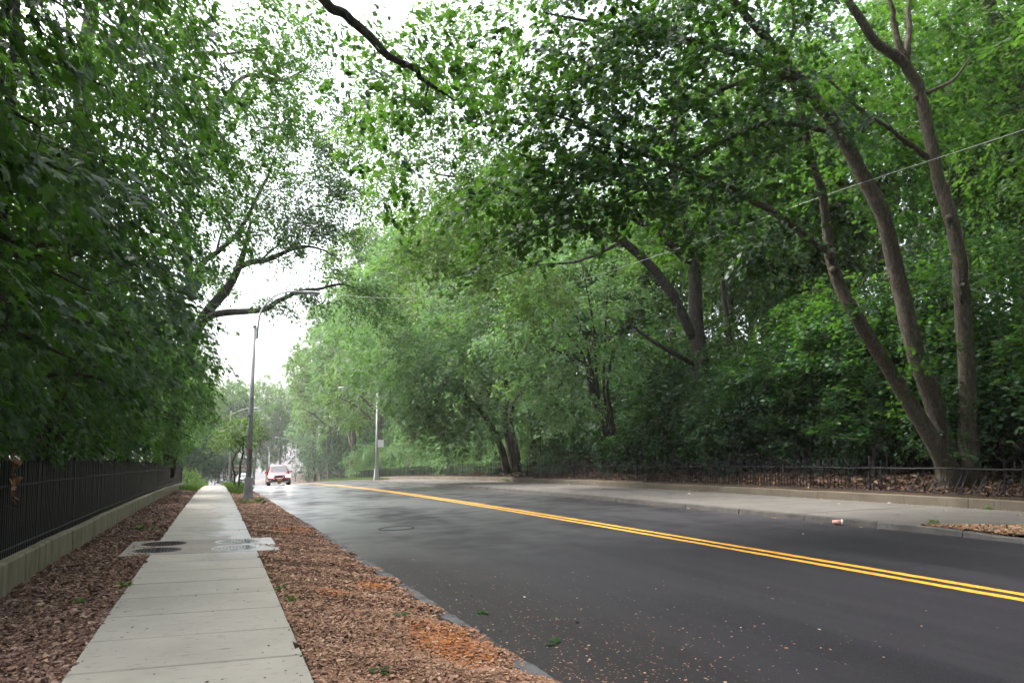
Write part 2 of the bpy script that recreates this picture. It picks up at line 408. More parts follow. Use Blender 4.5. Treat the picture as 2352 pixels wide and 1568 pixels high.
cross = slab((-.19, (M0 + M1) / 2, float(prof(14.4)) - .05 + .004), (2.46, M1 - M0 - .02, .10), CONC_DAMP, walk, (-.006, 0), 'access_slab')
tag(cross, 'wide damp slab with four round access covers')
def bed():
    V = []; n = 60; yy = np.linspace(-3, 92, n)
    for x in (WALK_L + .03, WALK_R - .03):
        V.append(np.stack([np.full(n, x), yy, prof(yy) - .045], 1))
    k = np.arange(n - 1); o = obj('bedding', new_mesh('bedding', np.concatenate(V), [np.stack([k, k + n, k + n + 1, k + 1], 1)], [SOIL]), walk); return o
bed()

def cover(x, y, z, r, label, tilt=0.0, m=COVER_IRON):
    t = thing('manhole_cover', label, 'manhole cover', (x, y, z))
    b = MB(); b.lathe((x, y, z), [(r, -.02), (r, .004), (r * .93, .004), (r * .93, -.002)], 36); b.build('rim', m, t, False)
    b = MB(); b.lathe((x, y, z), [(r * .915, -.02), (r * .915, .003)], 36); b.build('lid', m, t)
    b = MB(); st = r / 7.5
    for i_ in range(-6, 7):
        for j_ in range(-6, 7):
            px, py = i_ * st, j_ * st
            if px * px + py * py < (r * .84) ** 2: b.box((x + px, y + py, z + .005), (st * .62, st * .62, .006), rz=.785)
    b.build('tread', m, t); return t
zc_ = float(prof(14.4)) + .008
COVER_WET = mat('wet_cast_iron', (0.26, 0.26, 0.27), .16, .6, .85)
cover(-.90, 13.98, zc_, .38, 'dark dull cover at the fence side of the damp slab, nearer one', m=mat('dull_iron', (0.06, 0.055, 0.06), .6, .4, .3))
cover(-.86, 14.98, zc_, .38, 'dark cover dusted with debris at the fence side of the slab, farther one', m=mat('duller_iron', (0.055, 0.045, 0.042), .75, .3, .2))
cover(.33, 13.93, zc_ - .008, .40, 'shiny wet cover on the road side of the slab, nearer one', m=COVER_WET)
cover(.40, 14.98, zc_ - .008, .40, 'shiny wet cover on the road side of the slab, farther one', m=COVER_WET)
# manhole in the road
mz = float(roadz(3.8, 16.6))
t = thing('manhole_cover', 'round iron cover set in the asphalt near the mulch strip', 'manhole cover', (3.8, 16.6, mz))
b = MB(); b.lathe((3.8, 16.6, mz), [(.41, -.02), (.41, .012), (.36, .012), (.36, -.004)], 36)
v = b.v[0]; v[:, 2] += (v[:, 0] - 3.8) * .035; b.build('rim', mat('dark_iron_ring', (0.02, 0.018, 0.018), .6), t)
b = MB(); b.lathe((3.8, 16.6, mz), [(.352, -.02), (.352, .006)], 36); v = b.v[0]; v[:, 2] += (v[:, 0] - 3.8) * .035; b.build('lid', COVER_IRON, t)

# left kerb: broken half-buried stones
kerb = thing('kerb', 'broken grey kerb stones half buried along the mulch strip', None); tag(kerb, kind='structure')
yy = 2.0
while yy < 90:
    L = random.uniform(.7, 1.9); gap = random.choice([.01, .02, .04, .12, .30 if yy < 30 else .05])
    n = max(6, int(L / .07)); s_ = np.linspace(0, L, n); w = .14
    e1 = rng.normal(0, .010, n); e2 = rng.normal(0, .022, n); zt = random.uniform(-.004, .014) + rng.normal(0, .005, n)
    if random.random() < .15: zt = zt - .03
    e1[[0, -1]] -= .03; e2[[0, -1]] += .03
    xk = kerbx(yy + s_); Y_ = yy + s_
    top0 = prof(Y_) - .052 + zt
    ring = [np.stack([xk - w / 2 - .01 - e2, Y_, top0 - .12], 1), np.stack([xk - w / 2 - e2, Y_, top0], 1), np.stack([xk + w / 2 - .012 + e1, Y_, top0 + .002], 1), np.stack([xk + w / 2 + .01 + e1, Y_, top0 - .14], 1)]
    V = np.concatenate(ring); F = []
    for r_ in range(3):
        for k in range(n - 1): F.append([r_ * n + k, (r_ + 1) * n + k, (r_ + 1) * n + k + 1, r_ * n + k + 1])
    F.append([0, 3 * n, 2 * n, n]); F.append([n - 1, 2 * n - 1, 3 * n - 1, 4 * n - 1])
    b = MB(); b.add(V, [f[::-1] for f in F]); b.build('kerb_stone', STONE, kerb)
    yy += L + gap
# right sidewalk, kerb and low wall
walkr = grid_sheet('sidewalk', np.linspace(KERB_R + .14, WALL_R + .03, 6), ys_f, walkrz, CONC_R)
tag(walkr, 'wide grey sidewalk along the low wall on the far side of the road')
b = MB()
for ya in np.arange(-6, 100, 6.1):
    b.box((0, 0, 0), (3.9, .015, .004)); v = b.v[-1]; v[:, 0] += 13.5; v[:, 1] += ya + v[:, 0] * .02; v[:, 2] = walkrz(v[:, 0], v[:, 1]) + .003 + np.where(v[:, 2] > 0, .001, -.004)
b.build('joint', mat('joint_dirt', (0.06, 0.055, 0.045), .9), walkr)
kr = thing('kerb', 'dark stone kerb along the far side of the road', None); tag(kr, kind='structure')
KST = concrete('dark_kerb_stone', (0.045, 0.042, 0.04), (0.085, 0.08, 0.075), sc=2)
KST2 = concrete('pale_kerb_stone', (0.075, 0.072, 0.07), (0.125, 0.12, 0.115), sc=2)
yy = -4.0
PIT0 = 8.9                          # the planted pit at the near end starts here
while yy < 110:
    L = random.uniform(1.4, 2.2); n = 6; s_ = np.linspace(0, L, n); Y_ = yy + s_
    drop = np.clip((PIT0 + .4 - Y_) / 1.4, 0, 1) * .05
    e = rng.normal(0, .008, n)
    tz = walkrz(KERB_R, Y_) - drop + random.uniform(-.003, .003)
    bz = roadz(KERB_R, Y_) - .05
    ring = [np.stack([KERB_R - .02 + e, Y_, bz], 1), np.stack([KERB_R + e, Y_, tz - .015], 1), np.stack([KERB_R + .02 + e, Y_, tz], 1), np.stack([np.full(n, KERB_R + .15), Y_, tz + .002], 1), np.stack([np.full(n, KERB_R + .15), Y_, bz], 1)]
    V = np.concatenate(ring); F = []
    for r_ in range(4):
        for k in range(n - 1): F.append([r_ * n + k, r_ * n + k + 1, (r_ + 1) * n + k + 1, (r_ + 1) * n + k][::-1])
    F.append([0, n, 2 * n, 3 * n, 4 * n]); F.append([n - 1, 5 * n - 1, 4 * n - 1, 3 * n - 1, 2 * n - 1])
    b = MB(); b.add(V, F); b.build('kerb_stone', KST2 if yy + L < PIT0 + 1.8 else KST, kr)
    yy += L + .012
def wall_run(name, label, x, w, ya, yb, seg, zb, h, m, lean=0.0):
    root = thing(name, label, 'wall', (x, ya, float(zb(ya))))
    y = ya
    while y < yb:
        L = seg * random.uniform(.85, 1.2); n = 8; s_ = np.linspace(0, L, n); Y_ = y + s_; dz = random.uniform(-.012, .012); dx = random.uniform(-.006, .006)
        z0 = zb(Y_) - .12; z1 = zb(Y_) + h + dz + rng.normal(0, .003, n)
        ch = .02
        ring = [np.stack([np.full(n, x - w / 2 + dx), Y_, z0], 1), np.stack([np.full(n, x - w / 2 + dx), Y_, z1 - ch], 1), np.stack([np.full(n, x - w / 2 + ch + dx), Y_, z1], 1),
                np.stack([np.full(n, x + w / 2 - ch + dx), Y_, z1], 1), np.stack([np.full(n, x + w / 2 + dx), Y_, z1 - ch], 1), np.stack([np.full(n, x + w / 2 + dx), Y_, z0], 1)]
        V = np.concatenate(ring); F = []
        for r_ in range(5):
            for k in range(n - 1): F.append([r_ * n + k, r_ * n + k + 1, (r_ + 1) * n + k + 1, (r_ + 1) * n + k][::-1])
        F.append([i_ * n for i_ in range(6)]); F.append([i_ * n + n - 1 for i_ in range(5, -1, -1)])
        b = MB(); b.add(V, F); b.build('wall_panel', m, root)
        y += L + .012
    return root
wall_run('concrete_wall', 'low beige concrete wall carrying the black fence beside the sidewalk', WALL_L - .10, .22, 4.0, 60.5, 2.6, lambda Y: prof(Y) - .02, .37, CONC_WALL)
wall_run('concrete_wall', 'low grey concrete retaining wall at the foot of the wooded bank', WALL_R + .10, .20, -2.0, 92, 4.4, lambda Y: walkrz(WALL_R, Y), .22, WALL_RM)

# ------------------------------------------------------------------ fences
def fence(name, label, x, ya, yb, zb, h, step, npart, rail_z, bent=None, post_step=2.9, post_r=.022, wid=.017):
    root = thing(name, label, 'fence', (x, ya, float(zb(ya))))
    pw = wid
    b = MB(); b.box((0, 0, h / 2), (pw, pw, h)); b.box((0, 0, h + .02), (pw * 1.25, pw * 1.25, .045), taper=.15)
    pm = b.mesh('picket', IRON)
    rest = MB(); n = 0; y = ya
    while y < yb:
        lx, ly, sc = random.gauss(0, .004), random.gauss(0, .004), 1.0
        ok = True
        if bent: lx, ly, sc, ok = bent(y, lx, ly)
        if ok:
            if n < npart:
                o = obj('picket', pm, root); o.location = (0, y - ya, float(zb(y)) - float(zb(ya))); o.rotation_euler = (ly, lx, 0); o.scale = (1, 1, sc)
            else:
                rest.box((x, y, float(zb(y)) + h / 2), (pw, pw, h)); rest.box((x, y, float(zb(y)) + h + .02), (pw * 1.2, pw * 1.2, .045), taper=.15)
            n += 1
        y += step
    if rest.n: tag(rest.build('far_pickets', IRON, root), kind='stuff')
    for rz_ in rail_z:
        Y_ = np.arange(ya, yb, 1.0); wv = rng.normal(0, .008, len(Y_))
        b = MB(); b.tube(np.stack([x + .012 + wv * .5, Y_, zb(Y_) + rz_ + wv], 1), .017, 4); b.build('rail', IRON, root)
    y = ya + .4; pmesh = None
    while y < yb:
        if pmesh is None:
            b = MB(); b.box((0, 0, (h + .03) / 2), (post_r * 2, post_r * 2, h + .03)); b.lathe((0, 0, h + .03), [(.02, 0), (.034, .025), (.03, .055), (.008, .075)], 10); pmesh = b.mesh('post', IRON)
        o = obj('post', pmesh, root); o.location = (.0, y - ya, float(zb(y)) - float(zb(ya))); o.rotation_euler = (random.gauss(0, .006), random.gauss(0, .006), 0)
        y += post_step
    return root
fl = fence('iron_fence', 'tall black iron picket fence on the beige wall beside the sidewalk', WALL_L - .12, 9.0, 60.3, lambda Y: prof(Y) + .345, 1.14, .1, 300, (.10, .86), wid=.036)
def bent(y, lx, ly):
    if 11.2 < y < 13.9: return random.gauss(.45, .22), random.gauss(.16, .08), random.uniform(.55, .75), random.random() < .85
    if 13.9 < y < 14.9: return random.gauss(.1, .1), random.gauss(0, .08), random.uniform(.8, 1), random.random() < .8
    if y < 11.2: return random.gauss(0, .05), random.gauss(-.02, .05), random.uniform(.92, 1.05), random.random() < .92
    return random.gauss(0, .015), random.gauss(0, .012), random.uniform(.97, 1.02), random.random() < .97
fr = fence('iron_fence', 'bent black iron picket fence along the foot of the wooded bank', WALL_R + .30, 8.5, 92.0, lambda Y: walkrz(WALL_R, Y) + .17, .90, .13, 300, (.12, .70), bent, post_step=5.8, post_r=.016)

# ------------------------------------------------------------------ foliage
def tmpl(pts, tris): return np.array(pts, float), np.array(tris, int)
T_MAPLE = tmpl([(0, .3, .03), (0, 0, 0), (.28, -.07, -.03), (.46, .16, -.06), (.24, .25, -.01), (.56, .56, -.08), (.2, .58, -.02), (0, 1.0, -.10), (-.2, .58, -.02), (-.56, .56, -.08), (-.24, .25, -.01), (-.46, .16, -.06), (-.28, -.07, -.03)],
               [(0, i_, i_ % 12 + 1) for i_ in range(1, 13)])
T_STAR = tmpl([(0, 0, 0), (.46, .12, -.04), (.24, .30, 0), (.48, .60, -.06), (0, 1, -.08), (-.48, .60, -.06), (-.24, .30, 0), (-.46, .12, -.04)], [(0, 1, 2), (0, 2, 3), (0, 3, 4), (0, 4, 5), (0, 5, 6), (0, 6, 7)])
T_OVAL = tmpl([(0, 0, 0), (.30, .35, .05), (.22, .72, .03), (0, 1, -.06), (-.22, .72, .03), (-.30, .35, .05)], [(0, 1, 2), (0, 2, 3), (0, 3, 4), (0, 4, 5)])
T_RHOMB = tmpl([(0, 0, 0), (.36, .48, .08), (0, 1, -.04), (-.36, .48, .08)], [(0, 1, 2), (0, 2, 3)])
def nrm(a): return a / (np.linalg.norm(a, axis=-1, keepdims=True) + 1e-9)
def leaves_geo(pos, tip, nor, size, tp):
    tv, tf = tp
    tip = nrm(tip); nor = nrm(nor - tip * np.sum(nor * tip, -1, keepdims=True)); side = np.cross(tip, nor)
    V = pos[:, None, :] + size[:, None, None] * (tv[None, :, 0, None] * side[:, None, :] + tv[None, :, 1, None] * tip[:, None, :] + tv[None, :, 2, None] * nor[:, None, :])
    n = len(pos); F = tf[None] + (np.arange(n) * len(tv))[:, None, None]
    return V.reshape(-1, 3), F.reshape(-1, 3), len(tf)
def sprays(C, D, m, L, size, r, droop=.35, flat=.10, njit=.45, width=.55, hang=(-.05, 1.0), fan=1.3):
    """m leaves on a flat drooping spray at each centre C pointing along D"""
    n = len(C); D = nrm(D); up = np.array([0, 0, 1.0])
    side = nrm(np.cross(D, up) + r.normal(0, .15, (n, 3))); pn = nrm(np.cross(side, D)); pn = np.where(pn[:, 2:3] < 0, -pn, pn)
    q = max(3, m // 5); nt_ = r.uniform(0, 1, (n, q)) ** .85; ns_ = r.uniform(-1, 1, (n, q)); ix = np.arange(m) % q
    t = np.clip(nt_[:, ix] + r.normal(0, .065, (n, m)), -.1, 1.15); s = ns_[:, ix] + r.normal(0, .13, (n, m)); w = width * (1 - .55 * np.clip(t, 0, 1))
    Ls = (L * r.uniform(.7, 1.3, n))[:, None]
    pos = C[:, None] + D[:, None] * ((t - .45) * Ls)[..., None] + side[:, None] * (s * w * Ls)[..., None] + pn[:, None] * r.normal(0, flat, (n, m))[..., None]
    pos[..., 2] -= droop * (t ** 2 + .6 * s ** 2 * .4) * Ls
    tip = D[:, None] * 1.0 + side[:, None] * (np.sign(s) * r.uniform(.1, fan, (n, m)))[..., None] + r.normal(0, .25, (n, m, 3)); tip[..., 2] -= r.uniform(*hang, (n, m))
    no = pn[:, None] + D[:, None] * .35 + r.normal(0, njit, (n, m, 3))
    sz = size * (.42 + .9 * r.beta(2, 1.6, (n, m)))
    return pos.reshape(-1, 3), tip.reshape(-1, 3), no.reshape(-1, 3), sz.ravel()
def ell(c, rad, n, r, shell=.45):
    d = nrm(r.normal(0, 1, (n, 3))); q = r.uniform(0, 1, n) ** (1 / 3) * (1 - shell) + shell * r.uniform(.75, 1, n)
    return np.asarray(c) + d * q[:, None] * np.asarray(rad)

def thin(bl, f): return [(q[0], q[1], max(3, int(q[2] * f)), *q[3:]) for q in bl]
def tree(name, label, base, stems, limbs, blobs, leaf_m, bark_m, per=26, L=.9, size=.13, tp=T_RHOMB, group=None, sides=10, seed=1, droop=.35, flat=.10,
         stem_n=6, twig_r=.012, lean=None, part_leaves=0, wob=.05, twig_m=None, zmin=None, njit=.45, hang=(-.05, 1.0), fan=1.3):
    """stems / limbs: lists of (points, radii); blobs: (centre, radii, number of sprays[, preferred direction])"""
    r = np.random.default_rng(seed)
    base = np.asarray(base, float)
    root = thing(name, label, 'tree', base, group)
    nodes = []; nrad = []
    def run(pts, rad, nm, sd_, ss):
        P = spline(np.c_[np.asarray(pts, float), np.asarray(rad, float)], stem_n)
        P[:, :3] += np.cumsum(r.normal(0, .012, (len(P), 3)), 0) * (P[:, 3:4] > .05)
        b = MB(); b.tube(P[:, :3], np.maximum(P[:, 3], .004), ss, wob=wob, seed=sd_); o = b.build(nm, bark_m, root, True)
        nodes.append(P[:, :3]); nrad.append(P[:, 3]); return o
    for q, (p, rd) in enumerate(stems): run(p, rd, 'trunk', seed + q, sides)
    for q, (p, rd) in enumerate(limbs): run(p, rd, 'limb', seed + 20 + q, max(6, sides - 3))
    C = []; PD = []
    ax = np.mean(np.concatenate([np.asarray(s[0]) for s in stems]), 0)
    for bl in blobs:
        c, rad, n = bl[:3]; p = ell(c, rad, n, r)
        o_ = nrm((p - np.asarray(c)) / np.asarray(rad)) * np.array([1, 1, .35])
        d = o_ * .7 + nrm((p - ax) * np.array([1, 1, .1])) * .6
        if len(bl) > 3: d = d * .45 + np.asarray(bl[3], float)
        d[:, 2] -= .12
        C.append(p); PD.append(d)
    C = np.concatenate(C); D = np.concatenate(PD) + r.normal(0, .36, (len(C), 3))
    if zmin is not None:
        k = C[:, 2] > zmin(C[:, 0], C[:, 1]); C = C[k]; D = D[k]
    # twigs: join every spray to the nearest wood already there
    NP = np.concatenate(nodes); NR = np.concatenate(nrad)
    d0 = np.sqrt(((C[:, None, :] - NP[None, ::3]) ** 2).sum(-1)).min(1)
    tw = MB(); cap = len(NP) + len(C) * 2; buf = np.zeros((cap, 3)); rb = np.zeros(cap); k = len(NP); buf[:k] = NP; rb[:k] = NR
    TV = []; TF = []; off = 0; ang = np.arange(3) / 3 * 6.2832
    for q in np.argsort(d0):
        c = C[q]; dd = ((buf[:k] - c) ** 2).sum(1); j_ = int(dd.argmin()); p0 = buf[j_]; dist = math.sqrt(dd[j_])
        if dist < .08: continue
        r0 = min(max(rb[j_] * .7, .005), .007 + twig_r * dist)
        mid = (p0 + c) / 2 + np.array([0, 0, .12 * dist]) + r.normal(0, .05, 3) * dist
        pts = [p0, mid, c]; rr = [r0, r0 * .75, .004]
        t_ = nrm(c - p0); a_ = nrm(np.cross(t_, np.array([.3, .5, .8]))); b_ = np.cross(t_, a_)
        for p_, q_ in zip(pts, rr): TV.append(p_ + np.cos(ang)[:, None] * q_ * a_ + np.sin(ang)[:, None] * q_ * b_)
        for i_ in (0, 1):
            for jj in range(3):
                k2 = (jj + 1) % 3; TF.append([off + i_ * 3 + jj, off + i_ * 3 + k2, off + i_ * 3 + 3 + k2, off + i_ * 3 + 3 + jj])
        off += 9
        buf[k] = mid; rb[k] = r0 * .75; buf[k + 1] = c; rb[k + 1] = .005; k += 2
    if TV:
        tag(obj('twigs', new_mesh('twigs', np.concatenate(TV) - base, [np.array(TF)], [twig_m or bark_m]), root), kind='stuff')
    pos, tip, no, sz = sprays(C, D, per, L, size, r, droop, flat, njit, .55, hang, fan)
    if zmin is not None:
        kk = pos[:, 2] > zmin(pos[:, 0], pos[:, 1]) ; pos, tip, no, sz = pos[kk], tip[kk], no[kk], sz[kk]
    single = np.zeros(len(pos), bool)
    if part_leaves:
        rel = pos - np.array([0, 0, CAM_H]); zc = rel @ _F; u = rel @ _R / zc * FPX + 1176; v_ = 784 + SHIFT - rel @ _UC / zc * FPX
        vis = (zc > 1) & (u > 5) & (u < 2340) & (v_ > 5) & (v_ < 1560)
        idx = np.where(vis)[0]; idx = idx[np.argsort((zc / sz)[idx])][:part_leaves]; single[idx] = True
    keep = ~single
    V, F, nt_ = leaves_geo(pos[keep], tip[keep], no[keep], sz[keep], tp)
    spr = np.repeat(r.normal(0, .12, len(C)), per)
    spr = spr[kk] if zmin is not None else spr
    rv = np.repeat(np.clip(r.normal(.42, .19, keep.sum()) + spr[keep] + (r.uniform(0, 1, keep.sum()) < .02) * .5, 0, 1), nt_)
    cr = obj('crown', new_mesh('crown', V - base, [F], [leaf_m], False, attrs={'rnd': rv}), root); cr['kind'] = 'stuff'
    if part_leaves:
        pool = []
        for q in range(6):
            pool.append(new_mesh('leaf', tp[0], [tp[1]], [leaf_m], attrs={'rnd': np.full(len(tp[1]), .15 + .14 * q)}))
        from mathutils import Matrix
        for n_, q in enumerate(np.where(single)[0]):
            T_ = nrm(tip[q]); N_ = nrm(no[q] - T_ * np.dot(no[q], T_)); X_ = np.cross(T_, N_)
            o = obj('leaf', pool[n_ % 6], cr); s_ = sz[q]
            M = Matrix(((X_[0], T_[0], N_[0]), (X_[1], T_[1], N_[1]), (X_[2], T_[2], N_[2]))).to_4x4()
            o.matrix_basis = Matrix.Translation(Vector(pos[q] - base)) @ M @ Matrix.Diagonal((s_, s_, s_, 1))
    return root
def P(*l): return [at(*q) for q in l]

# ---- right: three-stemmed maple leaning over the road
zb = 17.3
bR1 = at(2205, 1105, 18.3)
r1_stems = [
    (P((2196, 1118, 18.2), (2152, 1020, 17.9), (2075, 890, 17.4), (1990, 755, 16.9), (1930, 640, 16.8), (1910, 560, 16.7), (1903, 460, 16.5), (1880, 360, 16.3), (1855, 250, 16.0), (1830, 120, 15.8), (1815, -40, 15.6)), [.30, .20, .165, .148, .135, .115, .09, .08, .068, .055, .03]),
    (P((2190, 1118, 18.6), (2160, 960, 18.3), (2105, 790, 17.7), (2072, 640, 17.5), (2035, 500, 17.2), (1985, 400, 17.0), (1930, 300, 16.7), (1850, 195, 16.2), (1775, 105, 15.8), (1690, 0, 15.2), (1610, -120, 14.8)), [.31, .23, .20, .185, .17, .16, .15, .12, .09, .07, .04]),
    (P((2228, 1120, 18.3), (2216, 920, 17.9), (2203, 700, 17.4), (2180, 520, 17.1), (2140, 380, 17.0), (2112, 250, 16.8), (2078, 150, 16.6), (2010, 85, 16.3), (1950, 0, 16.0), (1880, -110, 15.6)), [.29, .20, .17, .15, .132, .122, .113, .10, .08, .05])]
r1_limbs = [
    (P((1915, 585, 16.7), (1800, 500, 16.0), (1700, 440, 15.4), (1590, 395, 14.8), (1490, 360, 14.2), (1330, 285, 13.4), (1230, 250, 13.0)), [.08, .075, .065, .055, .045, .03, .012]),
    (P((1830, 185, 16.1), (1740, 180, 15.6), (1640, 215, 15.0), (1540, 280, 14.4)), [.07, .055, .04, .015]),
    (P((2134, 362, 17.0), (2050, 300, 16.6), (1980, 255, 16.3), (1900, 180, 15.9)), [.065, .05, .045, .02]),
    (P((2080, 140, 16.6), (2062, 60, 16.5), (2030, -40, 16.4)), [.09, .06, .03]),
    (P((2082, 140, 16.6), (2092, 60, 16.7), (2085, -60, 16.7)), [.08, .06, .03]),
    (P((1850, 195, 16.2), (1700, 130, 15.0), (1560, 95, 14.0), (1400, 60, 13.2), (1250, 30, 12.6)), [.08, .065, .05, .035, .012]),
    (P((1900, 300, 16.3), (1780, 280, 15.0), (1650, 330, 14.0), (1500, 420, 13.3), (1380, 480, 13.0)), [.06, .05, .04, .03, .012]),
    (P((2098, 225, 16.75), (2160, 200, 16.65), (2195, 178, 16.6), (2230, 130, 16.4)), [.05, .04, .03, .012])]
r1_blobs = [
    (at(1270, 90, 12.8), (1.7, 1.8, .9), 70), (at(1480, 60, 13.6), (1.8, 2.0, 1.0), 80), (at(1700, 40, 14.6), (1.9, 2.0, 1.1), 80),
    (at(1260, 300, 13.0), (1.2, 1.6, .8), 55), (at(1420, 240, 13.6), (1.5, 1.8, .9), 75), (at(1600, 220, 14.2), (1.7, 2.2, 1.0), 65), (at(1800, 260, 15.0), (1.5, 2.0, 1.0), 60), (at(1950, 380, 18.6), (1.3, 1.6, .8), 40), (at(2150, 260, 19.0), (1.3, 1.6, 1.0), 40),
    (at(1180, 470, 12.8), (1.2, 1.3, .6), 50), (at(1330, 440, 13.2), (1.2, 1.5, .6), 60), (at(1500, 410, 13.8), (1.2, 1.5, .6), 48), (at(1680, 400, 14.6), (1.3, 1.5, .7), 48),
    (at(1640, 540, 14.8), (.9, 1.2, .5), 12), (at(1790, 530, 15.6), (.8, 1.2, .6), 16), (at(2000, 130, 18.6), (1.8, 2.0, 1.0), 60), (at(2240, 60, 18.6), (1.6, 2.0, 1.0), 60),
    (at(2000, 330, 18.6), (1.0, 1.2, .7), 18), (at(2060, 470, 18.8), (.8, 1.0, .6), 12), (at(1980, 700, 16.7), (.5, .5, .35), 6), (at(2120, 820, 17.1), (.5, .5, .6), 6),
    (at(1500, -150, 13.5), (2.6, 2.6, 1.2), 80), (at(1900, -150, 15.5), (2.6, 2.8, 1.2), 80), ((8.0, 8.0, 11.5), (3.0, 3.0, 1.0), 80), ((11.5, 6.0, 11.0), (3.0, 3.0, 1.0), 80), ((6.5, 12.5, 13.6), (2.6, 2.8, .9), 60)]  # crown above the view, extended to shade the near road
R1 = tree('maple_tree', 'three-stemmed maple leaning over the road from behind the bent fence', bR1, r1_stems, r1_limbs, thin(r1_blobs, .85), LEAF_MAPLE, BARK, per=36, L=1.05, size=.108, tp=T_STAR, sides=16, seed=31, droop=.3, flat=.06)
# hollow and knots on the right-hand stem
hp = at(2199, 690, 17.37) - _F * .17
b = MB(); b.lathe((0, 0, 0), [(.03, -.02), (.085, 0), (.07, .03), (.045, .012), (.0, -.05)], 14)
v = b.v[0] * np.array([.7, 1.5, 1.0]); b.v[0] = v[:, 0:1] * _R + v[:, 1:2] * _U - v[:, 2:3] * _F0 + hp
tag(b.build('hollow', mat('hollow_wood', (0.02, 0.012, 0.008), .95), R1, True), 'dark knothole in the upright stem')
for (x, y, d, rr) in ((2212, 655, 17.15, .07), (1907, 585, 16.6, .12), (1915, 620, 16.7, .10), (2180, 500, 16.95, .09), (2040, 640, 17.3, .05), (2208, 790, 17.15, .05)):
    b = MB(); b.lathe((0, 0, 0), [(rr * .3, -rr), (rr * .85, -rr * .5), (rr, 0), (rr * .8, rr * .55), (rr * .25, rr * .9)], 10); b.v[0] = b.v[0] * (1 + rng.normal(0, .08, b.v[0].shape)) + at(x, y, d - .05); b.build('knot', BARK, R1, True)

tree('leaning_tree', 'dark leaning trunk crossing the upper corner above the triple maple', at(2520, 1000, 21),
    [(P((2520, 1030, 21), (2470, 600, 21), (2400, 330, 21), (2352, 190, 21), (2312, 95, 20.8), (2270, 0, 20.5), (2230, -120, 20)), [.36, .30, .25, .22, .20, .17, .08])],
    [(P((2370, 240, 21), (2300, 200, 20.8), (2255, 180, 20.6)), [.08, .06, .03])],
    [(at(2300, 60, 20), (2.2, 2.2, 1.2), 50), (at(2200, -60, 20), (2.5, 2.5, 1.2), 60), (at(2330, 330, 21), (1.6, 2, 1.4), 36), (at(2380, 520, 22), (1.4, 2, 1.4), 36)], LEAF_OAK, BARK, per=30, L=1.0, size=.15, tp=T_OVAL, seed=41, sides=12)
# ---- right: big forked tree farther on
r2_base = at(1632, 1045, 29.5)
R2 = tree('forked_tree', 'stout dark tree forking low with limbs reaching over the road', r2_base,
    [(P((1636, 1060, 29.5), (1618, 900, 29.3), (1600, 780, 29.2), (1594, 640, 29.0), (1585, 560, 28.8), (1556, 470, 28.5), (1545, 340, 28.2), (1556, 200, 28), (1560, 40, 27.8)), [.42, .35, .30, .24, .20, .16, .13, .10, .05])],
    [(P((1594, 775, 29.1), (1530, 660, 28.6), (1440, 562, 28), (1350, 520, 27.3), (1240, 470, 26.5), (1120, 420, 25.6), (1000, 400, 25)), [.20, .185, .16, .125, .09, .06, .025]),
     (P((1580, 600, 28.8), (1500, 525, 28.3), (1430, 485, 27.8), (1340, 440, 27.0), (1250, 380, 26.2), (1140, 330, 25.5)), [.17, .15, .12, .09, .06, .02]),
     (P((1596, 835, 29.2), (1520, 792, 28.5), (1470, 760, 28.2), (1435, 735, 28.0)), [.12, .09, .06, .03]),
     (P((1300, 500, 27), (1200, 555, 26.5), (1120, 600, 26), (1040, 640, 25.6)), [.07, .05, .03, .012]),
     (P((1420, 560, 27.8), (1330, 600, 27.3), (1230, 610, 26.8), (1140, 640, 26.4)), [.07, .05, .03, .012]),
     (P((1640, 560, 28.9), (1680, 430, 28.9), (1760, 300, 29)), [.16, .12, .05])],
    [(at(960, 430, 25.5), (2.0, 2.4, 1.1), 60), (at(1060, 560, 26), (2.0, 2.2, .9), 75), (at(1180, 640, 26.5), (1.8, 2.0, .8), 60), (at(1130, 400, 26), (1.8, 2.2, 1.2), 60), (at(1000, 250, 26), (2.2, 2.4, 1.5), 60), (at(900, 190, 26), (1.6, 2, 1.1), 26), (at(860, 120, 26), (1.3, 1.8, .9), 14), (at(850, 300, 26), (1.2, 1.6, .9), 14), (at(1010, 110, 26), (1.8, 2.2, 1.2), 36), (at(880, 340, 26), (1.4, 1.8, 1.0), 22), (at(1080, 260, 26), (1.8, 2.2, 1.2), 40), (at(1120, 30, 26), (2, 2.2, 1.2), 30),
     (at(960, 600, 26), (1.4, 1.6, .8), 40), (at(1300, 360, 28.5), (2, 2, 1.1), 36), (at(1300, 150, 27), (3, 3, 1.8), 60), (at(1560, 150, 28), (3.2, 3, 2), 70), (at(1800, 200, 29), (3, 3, 2), 60), (at(1250, 690, 27.2), (1.4, 1.6, .6), 30), (at(1500, 590, 30.5), (1.5, 1.2, .6), 12)],
    LEAF_YEL, BARK_D, per=38, L=1.15, size=.14, tp=T_OVAL, sides=14, seed=52, droop=.4, flat=.12)
